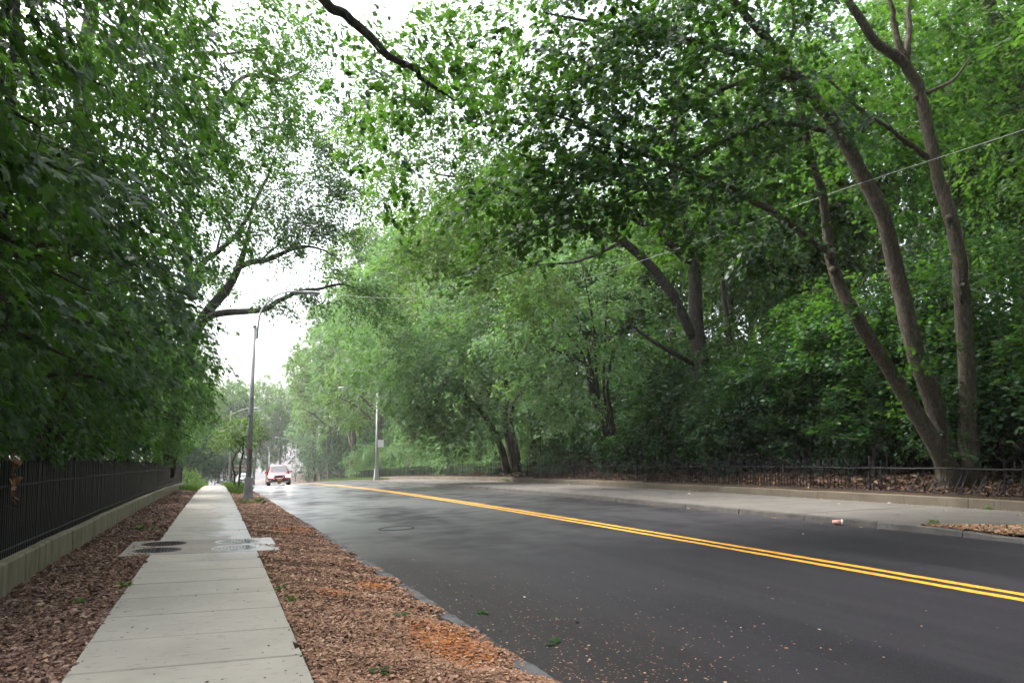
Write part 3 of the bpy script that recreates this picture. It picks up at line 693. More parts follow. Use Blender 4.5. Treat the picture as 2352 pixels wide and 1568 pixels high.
# ---- right: clump of leaning stems by the fence further away
R3 = tree('leaning_tree', 'clump of pale leaning stems behind the far black fence', at(1172, 1075, 42),
    [(P((1165, 1085, 42), (1150, 1030, 41.8), (1130, 985, 41.5), (1096, 940, 41), (1074, 920, 40.5), (1040, 870, 40)), [.22, .19, .17, .14, .11, .05]),
     (P((1180, 1085, 42.3), (1170, 1020, 42.3), (1156, 960, 42.2), (1165, 900, 42), (1150, 820, 41.5), (1120, 740, 41)), [.27, .24, .20, .16, .11, .05]),
     (P((1192, 1085, 42.6), (1182, 1010, 42.8), (1174, 950, 43), (1200, 880, 43)), [.2, .17, .13, .06])], [],
    [(at(1060, 830, 39), (2.4, 2.6, 1.5), 90), (at(980, 800, 40), (2.4, 2.6, 1.6), 90), (at(1080, 720, 40), (2.6, 2.6, 1.5), 90), (at(940, 900, 41), (2.2, 2.2, 1.3), 80), (at(1010, 980, 41), (2.0, 2, .9), 60), (at(900, 780, 42), (2.4, 2.4, 1.5), 80), (at(1150, 650, 41), (3, 3, 1.6), 80), (at(850, 840, 48), (2.2, 2.4, 1.4), 70), (at(1090, 970, 40.3), (2.0, 2.0, 1.1), 44), (at(1180, 930, 39.5), (1.8, 1.8, 1.2), 40), (at(1000, 900, 40), (2.2, 2.2, 1.3), 60), (at(830, 750, 50), (2.6, 2.6, 1.6), 70)],
    LEAF_MID, BARK, per=34, L=1.2, size=.20, tp=T_RHOMB, sides=10, seed=63, droop=.4, flat=.14)
# vase-shaped shrub tree with thin dark stems
vb = at(1405, 985, 31)
fan = []
for (x1, y1, x2, y2) in ((1330, 800, 1225, 690), (1345, 780, 1285, 640), (1365, 760, 1335, 600), (1390, 760, 1400, 610), (1350, 840, 1240, 790), (1415, 800, 1460, 690)):
    fan.append((P((1403 + (x1 - 1370) * .3, 1000, 31), ((x1 + 1385) / 2, 900, 31), (x1, y1, 30.6), (x2, y2, 30)), [.075, .065, .05, .015]))
R4 = tree('vase_shaped_tree', 'small tree with thin dark stems fanning out over the bank', vb, fan[:2], fan[2:],
    [(at(1240, 700, 29.5), (1.8, 1.8, 1.0), 50), (at(1330, 620, 29.5), (1.8, 1.8, .9), 40), (at(1430, 680, 30), (1.6, 1.8, .9), 40), (at(1240, 850, 30), (1.6, 1.6, 1.0), 50), (at(1180, 770, 30), (1.5, 1.6, .9), 40), (at(1330, 760, 29.6), (1.6, 1.4, .9), 34), (at(1290, 930, 29.5), (1.6, 1.4, .9), 40), (at(1450, 820, 30), (1.5, 1.4, .9), 34)],
    LEAF_MID, BARK_D, per=34, L=1.0, size=.15, tp=T_OVAL, sides=8, seed=71)

# ---- left: row of maples behind the fence
def zfl(x, y): return np.where(x > -2.15, prof(y) + 1.75 + np.clip(x + 2.15, 0, 3) * .9, prof(y) + 1.45)
out = (1.0, -.05, -.55)
left_rows = [
    ('great near maple with huge leaves hanging over the sidewalk at the picture edge', (-5.2, 8.2), .30, 4, T_MAPLE, .150, 300, [((-3.2, 8.4, 4.4), (2.1, 2.6, 2.6), 170, out), ((-3.4, 8.0, 7.6), (2.3, 2.6, 2.0), 120, out), ((-3.8, 9, 2.6), (1.4, 2.0, .9), 40, out)]),
    ('dark maple with drooping layered boughs beside the near fence', (-5.4, 13.0), .26, 5, T_STAR, .145, 0, [((-3.0, 12.4, 4.6), (2.3, 2.6, 2.4), 170, out), ((-2.8, 12.5, 8.2), (2.6, 2.8, 2.2), 130, out), ((-4.2, 13.5, 2.5), (1.6, 2.4, .8), 45, out)]),
    ('dense maple hanging low over the fence midway along the sidewalk', (-5.0, 18.5), .28, 6, T_STAR, .145, 0, [((-2.8, 18, 5.0), (2.4, 3.2, 2.8), 190, out), ((-2.2, 18, 9.2), (2.8, 3.2, 2.2), 130, out), ((-3.8, 19, 2.5), (1.6, 2.6, .8), 45, out)]),
    ('dense maple spilling over the fence before the tall lamp post', (-4.8, 25.0), .28, 7, T_STAR, .155, 0, [((-2.5, 25, 5.2), (2.4, 3.6, 3.0), 190, out), ((-1.9, 25, 10), (2.8, 3.6, 2.6), 130, out), ((-3.5, 26, 2.4), (1.5, 3, .8), 45, out)]),
    ('bright-edged maple reaching lowest over the sidewalk near the fence end', (-4.6, 33.5), .28, 8, T_OVAL, .175, 0, [((-2.1, 33, 5.0), (2.2, 4.2, 3.0), 200, out), ((-2.5, 33, 9.5), (2.4, 4, 2.4), 100, out), ((-3.0, 34, 2.2), (1.3, 3.4, .8), 50, out)]),
    ('yellowish maple above the far end of the fence', (-4.6, 44.0), .28, 9, T_OVAL, .19, 0, [((-2.3, 44, 4.6), (2.2, 4.6, 3.0), 200, out), ((-3.4, 45, 8.5), (2.2, 4.4, 2.4), 90, out), ((-2.8, 47, 1.7), (1.2, 4, .8), 50, out)])]
for k, (lab, (x, y), rr, sd_, tp_, sz_, pl, bl) in enumerate(left_rows):
    z0 = float(groundz(x, y)); H = 9.5 + 2 * (k % 3)
    lean = random.uniform(.3, 1.1)
    st = [([(x, y, z0 - .2), (x + .1, y + .1, z0 + 1.5), (x + lean * .5, y, z0 + 4), (x + lean, y + .2, z0 + 7), (x + lean * 1.4, y, z0 + H)], [rr * 1.3, rr, rr * .8, rr * .5, .05])]
    lm = []
    for q in range(7):
        h = 2.2 + q * (H - 3.5) / 7; yy_ = y + random.uniform(-2.2, 2.2)
        lm.append(([(x + lean * h / H, y, z0 + h), (x + 1.2, (y + yy_) / 2, z0 + h + .7), (x + 2.4, yy_, z0 + h + .8), (x + 3.6, yy_ + random.uniform(-.4, .4), z0 + h + .3)], [.09, .065, .045, .012]))
    if k == 1:
        lm.append((P((430, -330, 12.5), (560, -200, 12.8), (680, -80, 13), (745, 0, 13.2), (800, 40, 13.4), (860, 100, 13.6), (920, 150, 13.9), (985, 192, 14.2), (1045, 232, 14.5)), [.11, .10, .095, .09, .085, .075, .06, .04, .015]))
        lm.append((P((925, 152, 13.9), (950, 150, 13.8), (985, 165, 13.8)), [.05, .03, .01]))
        lm.append((P((985, 190, 14.2), (975, 240, 14.1), (980, 290, 14)), [.03, .02, .008]))
        bl = bl + [(at(850, 60, 13.6), (.8, 1.0, .4), 6), (at(960, 110, 13.9), (.9, 1.2, .5), 10), (at(955, 270, 14.2), (.8, 1.0, .5), 9), (at(1060, 200, 14.5), (.8, 1.0, .5), 8), (at(820, 170, 13.8), (.6, .6, .35), 4), (at(905, 370, 14.5), (.4, .5, .35), 3), ((-.5, 6.5, 10.2), (3.2, 3.2, .9), 90), ((2.2, 9.5, 11.6), (2.6, 3.2, .9), 80), ((-1.5, 1.5, 9.5), (3.2, 3.0, 1.0), 80), ((1.5, 4.0, 11.5), (3.0, 3.0, .9), 70)]  # closing overhead blobs are out of view, added to cut light on the foreground
    tree('maple_tree', lab, (x, y, z0), st, lm, thin(bl, .62) + [((x + 1.6, y, 11.8), (3.4, 3.6, 1.2), 70), ((x - .5, y, 6.5), (2.4, 3.2, 3.6), 60)], LEAF_MAPLE if k < 5 else LEAF_OAK, BARK_D if k else BARK_D, per=58, L=1.45, size=sz_ * (.86 if k else 1), tp=tp_, seed=100 + sd_, droop=.35, flat=.07, part_leaves=pl, zmin=zfl, sides=12, njit=.32, hang=(.15, 1.0), fan=1.1)  # extra top canopy added to block skylight over the left row
# tall pale trunk with high crown seen above the near maples
tree('tall_oak', 'tall tree with a pale trunk showing at the upper corner above the maples', at(150, 1000, 22),
    [(P((150, 1010, 22), (170, 600, 22), (190, 250, 22), (203, 100, 21.8), (222, -60, 21.5), (240, -300, 21)), [.34, .28, .22, .20, .17, .08])],
    [(P((196, 210, 22), (245, 110, 21.5), (290, 60, 21), (335, 5, 20.6), (400, -60, 20)), [.14, .12, .10, .08, .04]),
     (P((300, 130, 21), (400, 100, 20.6), (500, 125, 20.4), (600, 110, 20.2)), [.08, .06, .04, .015]), (P((220, 0, 21.6), (300, -120, 21), (420, -200, 20)), [.1, .08, .04])],
    [(at(330, 180, 21), (2.2, 2.6, 1.4), 60), (at(500, 130, 20.5), (2.0, 2.4, 1.2), 60), (at(560, 260, 21), (1.7, 2.2, 1.2), 50), (at(150, 60, 21), (2.2, 2.4, 1.4), 50), (at(420, -60, 20), (2.6, 2.6, 1.3), 60), (at(640, 190, 21), (1.0, 1.4, .9), 22), (at(660, 40, 20.5), (1.1, 1.4, .9), 20), (at(380, 330, 21.5), (2.0, 2.4, 1.2), 40)],
    LEAF_OAK, BARK_G, per=30, L=1.0, size=.15, tp=T_OVAL, seed=140, sides=12)
# spreading oak by the lamp post
tree('spreading_oak', 'old oak stretching crooked dark limbs across the white sky', at(385, 1085, 41),
    [(P((385, 1095, 41), (405, 900, 41), (440, 780, 40.8), (472, 715, 40.5), (515, 665, 40.2), (545, 612, 40), (562, 555, 39.8), (575, 500, 39.6)), [.36, .33, .31, .28, .24, .18, .12, .05])],
    [(P((540, 620, 40), (575, 603, 39.8), (610, 598, 39.6), (650, 582, 39.3), (690, 566, 39), (735, 572, 38.8), (770, 590, 38.6)), [.17, .16, .14, .11, .08, .05, .02]),
     (P((455, 745, 40.6), (500, 722, 40.2), (560, 716, 39.6), (612, 708, 39.2), (640, 690, 39), (682, 671, 38.7), (730, 664, 38.4), (790, 654, 38), (845, 676, 37.6), (885, 698, 37.3)), [.2, .19, .17, .15, .13, .10, .075, .06, .04, .015]),
     (P((440, 680, 40.5), (460, 610, 40), (500, 575, 39.8), (540, 538, 39.5), (570, 490, 39.2), (600, 430, 39), (618, 395, 38.9), (640, 330, 38.8)), [.2, .17, .14, .12, .10, .08, .05, .02]),
     (P((500, 575, 39.8), (508, 540, 39.6), (512, 500, 39.4), (490, 440, 39.2)), [.07, .055, .04, .02]),
     (P((600, 598, 39.6), (640, 560, 39.4), (660, 520, 39.2), (650, 470, 39)), [.06, .05, .035, .02]),
     (P((442, 690, 40.6), (430, 500, 40), (480, 300, 39), (560, 180, 38), (650, 185, 37.5), (715, 150, 37)), [.25, .2, .15, .1, .07, .03])],
    [(at(640, 490, 39), (2.2, 2.4, 1.6), 44), (at(720, 440, 38.6), (2.0, 2.2, 1.4), 40), (at(760, 530, 38.5), (1.4, 1.6, .8), 30), (at(580, 400, 39), (2.2, 2.4, 1.8), 50), (at(680, 350, 38.8), (2.0, 2.4, 1.3), 40), (at(520, 500, 39.4), (1.6, 2, 1.4), 34), (at(640, 695, 39), (.9, .9, .45), 16), (at(700, 672, 38.6), (.8, .9, .4), 16),
     (at(850, 670, 37.6), (1.0, 1.0, .5), 22), (at(890, 720, 37.3), (.7, .8, .5), 14), (at(700, 230, 38), (1.6, 2, 1.1), 11), (at(760, 300, 38), (1.4, 2, 1.2), 10), (at(640, 110, 38), (2, 2, 1.3), 10), (at(500, 640, 40.2), (.8, 1, .6), 14), (at(720, 250, 38), (1.9, 2, 1.3), 34), (at(800, 330, 38), (1.7, 2, 1.2), 32), (at(755, 430, 38.3), (1.5, 1.6, 1.0), 26), (at(860, 430, 37.6), (1.6, 1.8, 1.0), 28), (at(700, 110, 38), (2, 2, 1.3), 32), (at(620, 50, 38), (2, 2, 1.2), 26), (at(860, 240, 37.6), (1.6, 1.8, 1.2), 24), (at(820, 470, 38.3), (1.6, 1.8, 1.0), 12), (at(560, 300, 39), (2.4, 2.4, 1.5), 40), (at(790, 380, 38.2), (1.4, 1.6, .9), 9), (at(620, 560, 39.5), (1.6, 1.6, .9), 26), (at(690, 520, 39), (1.6, 1.6, .9), 30), (at(560, 450, 39), (1.8, 2, 1.4), 36), (at(500, 400, 39.4), (1.8, 2, 1.4), 36), (at(620, 250, 38.8), (2, 2.2, 1.3), 34), (at(760, 620, 38.6), (.8, 1, .5), 10), (at(800, 700, 37.9), (.8, .8, .4), 8)],
    LEAF_OAK, BARK_D, per=48, L=1.35, size=.16, tp=T_OVAL, seed=150, sides=12, droop=.45, flat=.16)
# thin tree pale against the sky past the oak
tree('slim_tree', 'pale slim tree beside the sky gap past the fence end', (-2.9, 62, float(groundz(-2.9, 62))),
    [([(-2.9, 62, float(groundz(-2.9, 62)) - .1), (-2.8, 62, 3), (-2.6, 62, 7), (-2.5, 62, 11)], [.2, .17, .11, .03])], [],
    [((-1.8, 62, 8.2), (1.8, 2.2, 3.0), 90), ((-3, 62, 5), (1.8, 2.4, 2.4), 80), ((-1.6, 63, 4.0), (1.6, 2, 1.6), 50)], LEAF_MID, BARK_D, per=24, L=1.0, size=.2, seed=160)
hb = (-2.1, 62.5, float(prof(62.5)) - .05)
tree('shrub', 'bright yellow-green shrub at the far end of the black fence', hb, [([(hb[0], hb[1], hb[2]), (hb[0], hb[1], hb[2] + .6), (hb[0] + .2, hb[1], hb[2] + 1.2)], [.05, .04, .01])], [], [((hb[0] + .2, hb[1], hb[2] + .9), (.7, 1.6, .7), 40), ((hb[0] + .7, hb[1] + 2, hb[2] + .5), (.6, 2.0, .4), 30)], LEAF_YEL, BARK_D, per=22, L=.5, size=.13, seed=166)
# saplings in the grass verge
for k, (x, y, d, lab) in enumerate(((547, 1122, 43, 'young street sapling with a thin dark trunk, nearest the lamp post'), (537, 1106, 48, 'young street sapling with a bent dark trunk, behind the nearer sapling'))):
    bs = at(x, y, d); bs[2] = float(prof(bs[1])) - .03
    sgn = 1 if k == 0 else -1
    tree('sapling', lab, bs, [([bs + np.array([0, 0, -.05]), bs + np.array([.06, 0, .8]), bs + np.array([.10 - .2 * k, 0, 1.7]), bs + np.array([.22 + .1 * k, 0, 2.6]), bs + np.array([.3 + .4 * k, 0, 4.0])], [.07, .06, .055, .045, .012])],
         [([bs + np.array([.15, 0, 2.2]), bs + np.array([-.4, .1, 2.8]), bs + np.array([-.9, .2, 3.0])], [.03, .02, .008])],
         [(bs + np.array([.2, 0, 3.9]), (1.2, 1.2, .75), 34), (bs + np.array([-.5, 0, 3.1]), (.9, 1.0, .55), 24), (bs + np.array([.7, 0, 3.2]), (.8, .9, .5), 16)], LEAF_YEL, BARK_D, per=24, L=.7, size=.16, tp=T_OVAL, seed=170 + k, sides=8)

# ---- woodland trees shared by meshes
def template(seed, H, crown_lo, R_, leaf_m, bark_m, nspray, per, size, tp=T_RHOMB, rr=.22, lobes=6, L=1.2):
    r = random.Random(seed); bl = []
    for q in range(lobes):
        a_ = q / lobes * 6.28 + r.uniform(-.4, .4); h = crown_lo + (H - crown_lo) * r.uniform(.15, .8); ro = R_ * r.uniform(.3, .6)
        bl.append(((math.cos(a_) * ro, math.sin(a_) * ro, h), (R_ * .55, R_ * .55, (H - crown_lo) * .24), nspray // (lobes + 1)))
    bl.append(((0, 0, H - 1.6), (R_ * .5, R_ * .5, (H - crown_lo) * .22), nspray // (lobes + 1)))
    w = [r.uniform(-.4, .4) for _ in range(6)]
    lm = []
    for q in range(5):
        a_ = r.uniform(0, 6.28); h = crown_lo + (H - crown_lo) * r.uniform(-.1, .5); lm.append(([(w[2] * h / H, w[3] * h / H, h), (math.cos(a_) * R_ * .35, math.sin(a_) * R_ * .35, h + 1.1), (math.cos(a_) * R_ * .7, math.sin(a_) * R_ * .7, h + 1.7)], [rr * .45, rr * .3, .02]))
    return tree('woodland_tree', 'x', (0, 0, 0), [([(0, 0, -.5), (w[0] * .3, w[1] * .3, H * .2), (w[2], w[3], H * .5), (w[4], w[5], H * .8), (0, 0, H)], [rr * 1.35, rr, rr * .8, rr * .45, .03])], lm, bl, leaf_m, bark_m, per=per, L=L, size=size, tp=tp, seed=seed, sides=9, droop=.22, flat=.13, hang=(-.25, .55))
def fuse(root):
    '''all meshes under a template as one unlinked object, for scattering'''
    vs, ps, mi, rn, mats, n = [], {}, {}, {}, [], 0
    for ch in root.children:
        me = ch.data; nv = len(me.vertices); co = np.empty(nv * 3, np.float32); me.vertices.foreach_get('co', co); vs.append(co.reshape(-1, 3))
        m_ = me.materials[0]
        if m_ not in mats: mats.append(m_)
        k = len(me.polygons); lt = np.empty(k, np.int32); me.polygons.foreach_get('loop_total', lt); li = np.empty(len(me.loops), np.int32); me.loops.foreach_get('vertex_index', li)
        st_ = np.concatenate([[0], np.cumsum(lt)[:-1]]); a_ = np.full(k, .5, np.float32)
        if 'rnd' in me.attributes: me.attributes['rnd'].data.foreach_get('value', a_)
        for w in np.unique(lt):
            q = np.where(lt == w)[0]; ps.setdefault(int(w), []).append(li[st_[q][:, None] + np.arange(w)] + n); mi.setdefault(int(w), []).append(np.full(len(q), mats.index(m_))); rn.setdefault(int(w), []).append(a_[q])
        n += nv
    ks = list(ps)
    me = new_mesh(root.name + '_clump', np.concatenate(vs), [np.concatenate(ps[k]) for k in ks], mats, False, np.concatenate([np.concatenate(mi[k]) for k in ks]), {'rnd': np.concatenate([np.concatenate(rn[k]) for k in ks])})
    return bpy.data.objects.new(root.name + '_clump', me)
def drop(root):
    for ch in list(root.children): bpy.data.objects.remove(ch)
    bpy.data.objects.remove(root)
FUSED = {}
MASS = {}
def mass(key, tp_, x, y, sc, rz, dz=0, sz=None):
    MASS.setdefault(key, []).append((tp_.name, x, y, float(groundz(x, y)) - .05 + dz, rz, sc, sz or sc))
def build_mass(key, name, label):
    it = MASS[key]; tn = sorted(set(q[0] for q in it))
    me = bpy.data.meshes.new(name); me.from_pydata([q[1:4] for q in it], [], [])
    a_ = me.attributes.new('rot', 'FLOAT_VECTOR', 'POINT'); a_.data.foreach_set('vector', np.array([(0, 0, q[4]) for q in it], np.float32).ravel())
    a_ = me.attributes.new('scl', 'FLOAT_VECTOR', 'POINT'); a_.data.foreach_set('vector', np.array([(q[5], q[5], q[6]) for q in it], np.float32).ravel())
    a_ = me.attributes.new('pick', 'INT', 'POINT'); a_.data.foreach_set('value', np.array([tn.index(q[0]) for q in it], np.int32))
    o = obj(name, me); tag(o, label, None, None, 'stuff')
    ng = bpy.data.node_groups.new(name + '_scatter', 'GeometryNodeTree')
    ng.interface.new_socket('Geometry', in_out='INPUT', socket_type='NodeSocketGeometry'); ng.interface.new_socket('Geometry', in_out='OUTPUT', socket_type='NodeSocketGeometry')
    gi = ng.nodes.new('NodeGroupInput'); go = ng.nodes.new('NodeGroupOutput'); jn = ng.nodes.new('GeometryNodeJoinGeometry')
    def na(nm, ty):
        q = ng.nodes.new('GeometryNodeInputNamedAttribute'); q.data_type = ty; q.inputs[0].default_value = nm; return q.outputs[0]
    for i_, t_ in enumerate(tn):
        oi = ng.nodes.new('GeometryNodeObjectInfo'); oi.inputs['Object'].default_value = FUSED[t_]; oi.inputs['As Instance'].default_value = True
        ip = ng.nodes.new('GeometryNodeInstanceOnPoints'); cp = ng.nodes.new('FunctionNodeCompare'); cp.data_type = 'INT'; cp.operation = 'EQUAL'
        ins = [q for q in cp.inputs if q.enabled and q.type == 'INT'] or [q for q in cp.inputs if q.type == 'INT']
        ng.links.new(na('pick', 'INT'), ins[0]); ins[1].default_value = i_
        e2r = ng.nodes.new('FunctionNodeEulerToRotation'); ng.links.new(na('rot', 'FLOAT_VECTOR'), e2r.inputs[0])
        ng.links.new(gi.outputs[0], ip.inputs['Points']); ng.links.new(cp.outputs[0], ip.inputs['Selection']); ng.links.new(oi.outputs['Geometry'], ip.inputs['Instance'])
        ng.links.new(e2r.outputs[0], ip.inputs['Rotation']); ng.links.new(na('scl', 'FLOAT_VECTOR'), ip.inputs['Scale']); ng.links.new(ip.outputs[0], jn.inputs[0])
    ng.links.new(jn.outputs[0], go.inputs[0])
    md = o.modifiers.new('scatter', 'NODES'); md.node_group = ng
    return o
used = set()
def place(tp_, name, label, x, y, sc, rz, cat='tree', group=None, dz=0, sz=None):
    if tp_.name in used: o = copy_tree(tp_)
    else: o = tp_; used.add(tp_.name)
    o.name = name
    o.location = (x, y, float(groundz(x, y)) - .05 + dz); o.rotation_euler = (0, 0, rz); o.scale = (sc, sc, sz or sc)
    tag(o, label, cat, group); return o
TA = template(301, 13, 3.0, 4.6, LEAF_MID, BARK, 520, 36, .25)
TB = template(302, 15, 3.5, 4.8, LEAF_YEL, BARK, 520, 36, .25)
TC = template(303, 14, 2.2, 5.0, LEAF_OAK, BARK_D, 540, 36, .25)
TS = template(304, 19, 9.5, 3.6, LEAF_OAK, BARK_G, 190, 24, .22, rr=.17)       # slender, bare below
TS2 = template(305, 21, 11, 3.8, LEAF_MID, BARK_G, 180, 24, .22, rr=.20)
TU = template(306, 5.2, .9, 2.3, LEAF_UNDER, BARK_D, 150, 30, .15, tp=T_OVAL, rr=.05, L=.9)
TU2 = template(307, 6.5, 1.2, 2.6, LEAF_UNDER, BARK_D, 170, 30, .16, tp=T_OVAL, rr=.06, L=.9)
TU3 = template(310, 9.5, 1.5, 2.6, LEAF_MAPLE, BARK_D, 200, 30, .13, tp=T_STAR, rr=.07, L=1.0, lobes=9)
TM = template(308, 6.5, .5, 2.6, LEAF_MID, BARK_D, 190, 34, .19, rr=.06, L=1.0)
# bright trees along the far part of the right side
mids = [(TB, 17.0, 39.5, .72, 3.3, 'yellow-green tree forming the leafy wall beside the leaning stems'), (TA, 18.0, 34.5, .72, 5.1, 'light green tree of the leafy wall behind the vase-shaped tree'), (TB, 17.5, 46.5, .72, 1.9, 'loose light tree hanging over the fence between the leaning stems and the lamp'), (TA, 17.5, 53, .85, 1.0, 'rounded light green tree overhanging the fence behind the lone right-hand lamp post'), (TB, 18.8, 61, 1.0, 2.2, 'yellow-green tree standing above the far lamp post on the bank'), (TA, 16.9, 68, 1.2, 4.0, 'tall feathery tree where the far fence dips over the crest'),
        (TC, 19, 47, 1.0, .3, 'dark rounded tree on the bank behind the leaning stems'), (TB, 20, 72, 1.25, .9, 'tall pale tree rising high above the crest'), (TB, 16.8, 83, 1.25, 5.0, 'dense tree just past the crest on the bank side'),
        (TA, 16.6, 99, 1.3, 3.1, 'tall hazy tree standing beside the sky gap'), (TB, 16.4, 118, 1.3, 1.7, 'pale yellow-green tree by the second far lamp'), (TA, 17, 142, 1.3, .6, 'faint tree closing the right of the sky gap beyond the far lamps'), (TC, 22, 60, 1.2, 2.8, 'broad dark tree high on the bank above the far fence'), (TA, 24, 84, 1.4, 1.3, 'tallest hazy crown on the far skyline')]
for tp_, x, y, s_, rz, lab in mids: place(tp_, 'woodland_tree', lab, x, y, s_ * 1.12, rz, sz=s_ * 1.5, group='bright trees along the far bank')
for t_ in (TA, TB, TC, TU, TU2, TU3, TM): FUSED[t_.name] = fuse(t_)
TH = template(309, 17, 8.0, 5.0, LEAF_OAK, BARK_D, 300, 40, .2, rr=.125, L=1.2)
# slender trunks on the bank
r_ = random.Random(5)
sl_pos = [(20.5, 21), (23, 17.5), (24.5, 25), (27, 20), (21.5, 30), (26, 33), (30, 26), (23.5, 38), (29, 40), (33, 33), (34, 22), (31, 15), (27.5, 12.5), (38, 28), (26, 48), (32, 50), (37, 44)]
for k, (x, y) in enumerate(sl_pos): place(TS if k % 2 else TS2, 'slender_tree', 'slender grey-trunked tree on the wooded bank, crown high overhead', x + r_.uniform(-.5, .5), y, r_.uniform(.8, 1.1), r_.uniform(0, 6.28), group='slender trees on the bank')
for k, (x, y) in enumerate([(19.5, 16.5), (21, 9.5), (19.2, 24), (21.5, 27), (19.6, 34), (24.5, 14), (25, 21), (20, 3)]): place(TH, 'tall_tree', 'tall dark-trunked tree on the bank with a broad shading crown', x, y, r_.uniform(.95, 1.15), r_.uniform(0, 6.28), group='tall shade trees on the bank')
for k, (x, y) in enumerate([(23, 9), (22, 23), (25.5, 15), (28, 29), (24, 34), (30, 20), (31, 37), (22.5, 43), (28, 46), (35, 12), (37, 36), (27, 56), (36, 24), (33, 8), (41, 30), (40, 18), (43, 44)]):
    mass('bank', TA if k % 5 == 4 else TC, x, y, r_.uniform(.75, 1.05), r_.uniform(0, 6.28), sz=r_.uniform(.8, 1.15))
for k, (x, y) in enumerate([(18.5, 0), (16.8, -8), (16.8, -16), (22, -3), (16.8, -25)]): mass('bank', (TC, TA, TB)[k % 3], x, y, r_.uniform(1.45, 1.7), r_.uniform(0, 6.28))  # unseen trees beside and behind the camera, added and enlarged to shade the foreground
for k, (x, y) in enumerate([(-8, -1), (-5.0, -9), (-5, -17), (-10, -5), (-4.5, -25)]): mass('left', (TC, TA, TB)[k % 3], x, y, r_.uniform(1.45, 1.7), r_.uniform(0, 6.28))  # more out-of-view trees behind the camera, put in to darken the near scene
for k in range(44):
    y = 6.5 + k * .62 + r_.uniform(-.8, .8); x = 17.2 + abs(r_.gauss(0, 3.2)) + (1.0 if 9 < y < 15 else 0)
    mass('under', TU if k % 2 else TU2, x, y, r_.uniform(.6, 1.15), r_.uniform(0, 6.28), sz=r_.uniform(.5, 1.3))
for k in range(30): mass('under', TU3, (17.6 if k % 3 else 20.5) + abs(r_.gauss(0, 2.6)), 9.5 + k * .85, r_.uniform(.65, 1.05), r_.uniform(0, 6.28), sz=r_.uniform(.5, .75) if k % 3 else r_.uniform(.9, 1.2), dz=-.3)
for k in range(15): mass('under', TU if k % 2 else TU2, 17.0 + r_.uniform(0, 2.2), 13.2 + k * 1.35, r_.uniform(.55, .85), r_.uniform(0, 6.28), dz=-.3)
for k in range(34):
    mass('farbush', (TU, TM, TU2)[k % 3], 18.8 + abs(r_.gauss(0, 2.6)), 56 + k * 1.7, r_.uniform(.9, 1.4), r_.uniform(0, 6.28), dz=-.9)
for k in range(34): mass('farbush', TM, 17.0 + r_.uniform(0, .6), 36 + k * 2.0, r_.uniform(.42, .68), r_.uniform(0, 6.28), dz=-.25)
for k in range(26): mass('farbush', TM, 18.4 + abs(r_.gauss(0, 1.6)), 31 + k * 1.9, r_.uniform(.7, 1.15), r_.uniform(0, 6.28), dz=-.35)
for k in range(14):
    mass('far', TU2 if k % 2 else TU, (-3.5 if k < 5 else 20) + r_.uniform(-1, 1) * (1.5 if k < 5 else 2.5), 104 + (k * 5 if k < 5 else (k - 5) * 6), r_.uniform(1.2, 1.9), r_.uniform(0, 6.28), dz=-1.2)
for k, (x, y) in enumerate(((-1.6, 101), (-.2, 104), (1.0, 100), (-2.8, 97))): mass('far', TU2 if k % 2 else TU, x, y, r_.uniform(.7, 1.0), r_.uniform(0, 6.28), dz=-.2)
# left: dim woodland behind the fence
for k, (x, y) in enumerate([(-9, 13), (-8.5, 20), (-9.5, 27), (-8, 35), (-10, 44), (-8, 54), (-13, 18), (-14, 30), (-13, 40), (-16, 24)]): mass('left', TC if k != 7 else TU2, x, y, r_.uniform(.8, 1.0), r_.uniform(0, 6.28))
for k in range(14): mass('left', TU if k % 2 else TU2, -4.6 - r_.uniform(0, 6), 10 + k * 3.4, r_.uniform(.5, .8), r_.uniform(0, 6.28))
far = [(-6, 74, TC, .9), (-5, 88, TA, .9), (-9, 100, TC, 1.1), (-4.5, 112, TC, .9), (-3, 140, TB, 1.0), (3, 172, TC, 1.3), (8, 178, TA, 1.1), (13, 172, TC, 1.2), (22, 134, TC, 1.2), (19, 122, TA, .9), (-10, 150, TA, 1.2), (24, 116, TB, 1.3), (4, 185, TC, 1.4), (-3, 190, TA, 1.4), (-14, 120, TB, 1.2), (20, 180, TC, 1.4), (30, 140, TA, 1.4), (-22, 170, TC, 1.4), (36, 110, TB, 1.3), (12, 200, TB, 1.5)]
for x, y, tp_, s_ in far: mass('far', tp_, x, y, s_, r_.uniform(0, 6.28), sz=s_ * 1.25)
build_mass('bank', 'woodland', 'leafy wood filling the bank high above the road')
build_mass('left', 'woodland', 'dim wood behind the near black fence')
build_mass('far', 'woodland', 'far hazy wood closing the view beyond the crest')
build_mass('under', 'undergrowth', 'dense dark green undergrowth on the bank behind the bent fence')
build_mass('farbush', 'undergrowth', 'pale bushy growth draping over the far fence')
for t_ in (TU, TU2, TU3, TM): drop(t_)

# ------------------------------------------------------------------ ground litter
def scatter(name, label, x, y, z, size, asp, m, r, tilt=.35, rv=None, tp=T_RHOMB, curl=0):
    n = len(x); pos = np.stack([x, y, z], 1); a = r.uniform(0, 6.28, n)
    tip = np.stack([np.cos(a), np.sin(a), r.normal(0, tilt * .6, n)], 1); no = np.stack([r.normal(0, tilt, n), r.normal(0, tilt, n), np.ones(n)], 1)
    tv, tf = tp; tv = tv * np.array([asp, 1, 1 + curl]); V, F, k = leaves_geo(pos, tip, no, size, (tv, tf))
    rv = r.uniform(0, 1, n) if rv is None else rv
    o = obj(name, new_mesh(name, V, [F], [m], attrs={'rnd': np.repeat(rv, k)})); tag(o, label, None, None, 'stuff'); return o
T_CHIP = tmpl([(-.5, -.5, 0), (.5, -.42, 0), (.45, .5, 0), (-.4, .44, 0)], [(0, 1, 2), (0, 2, 3)])
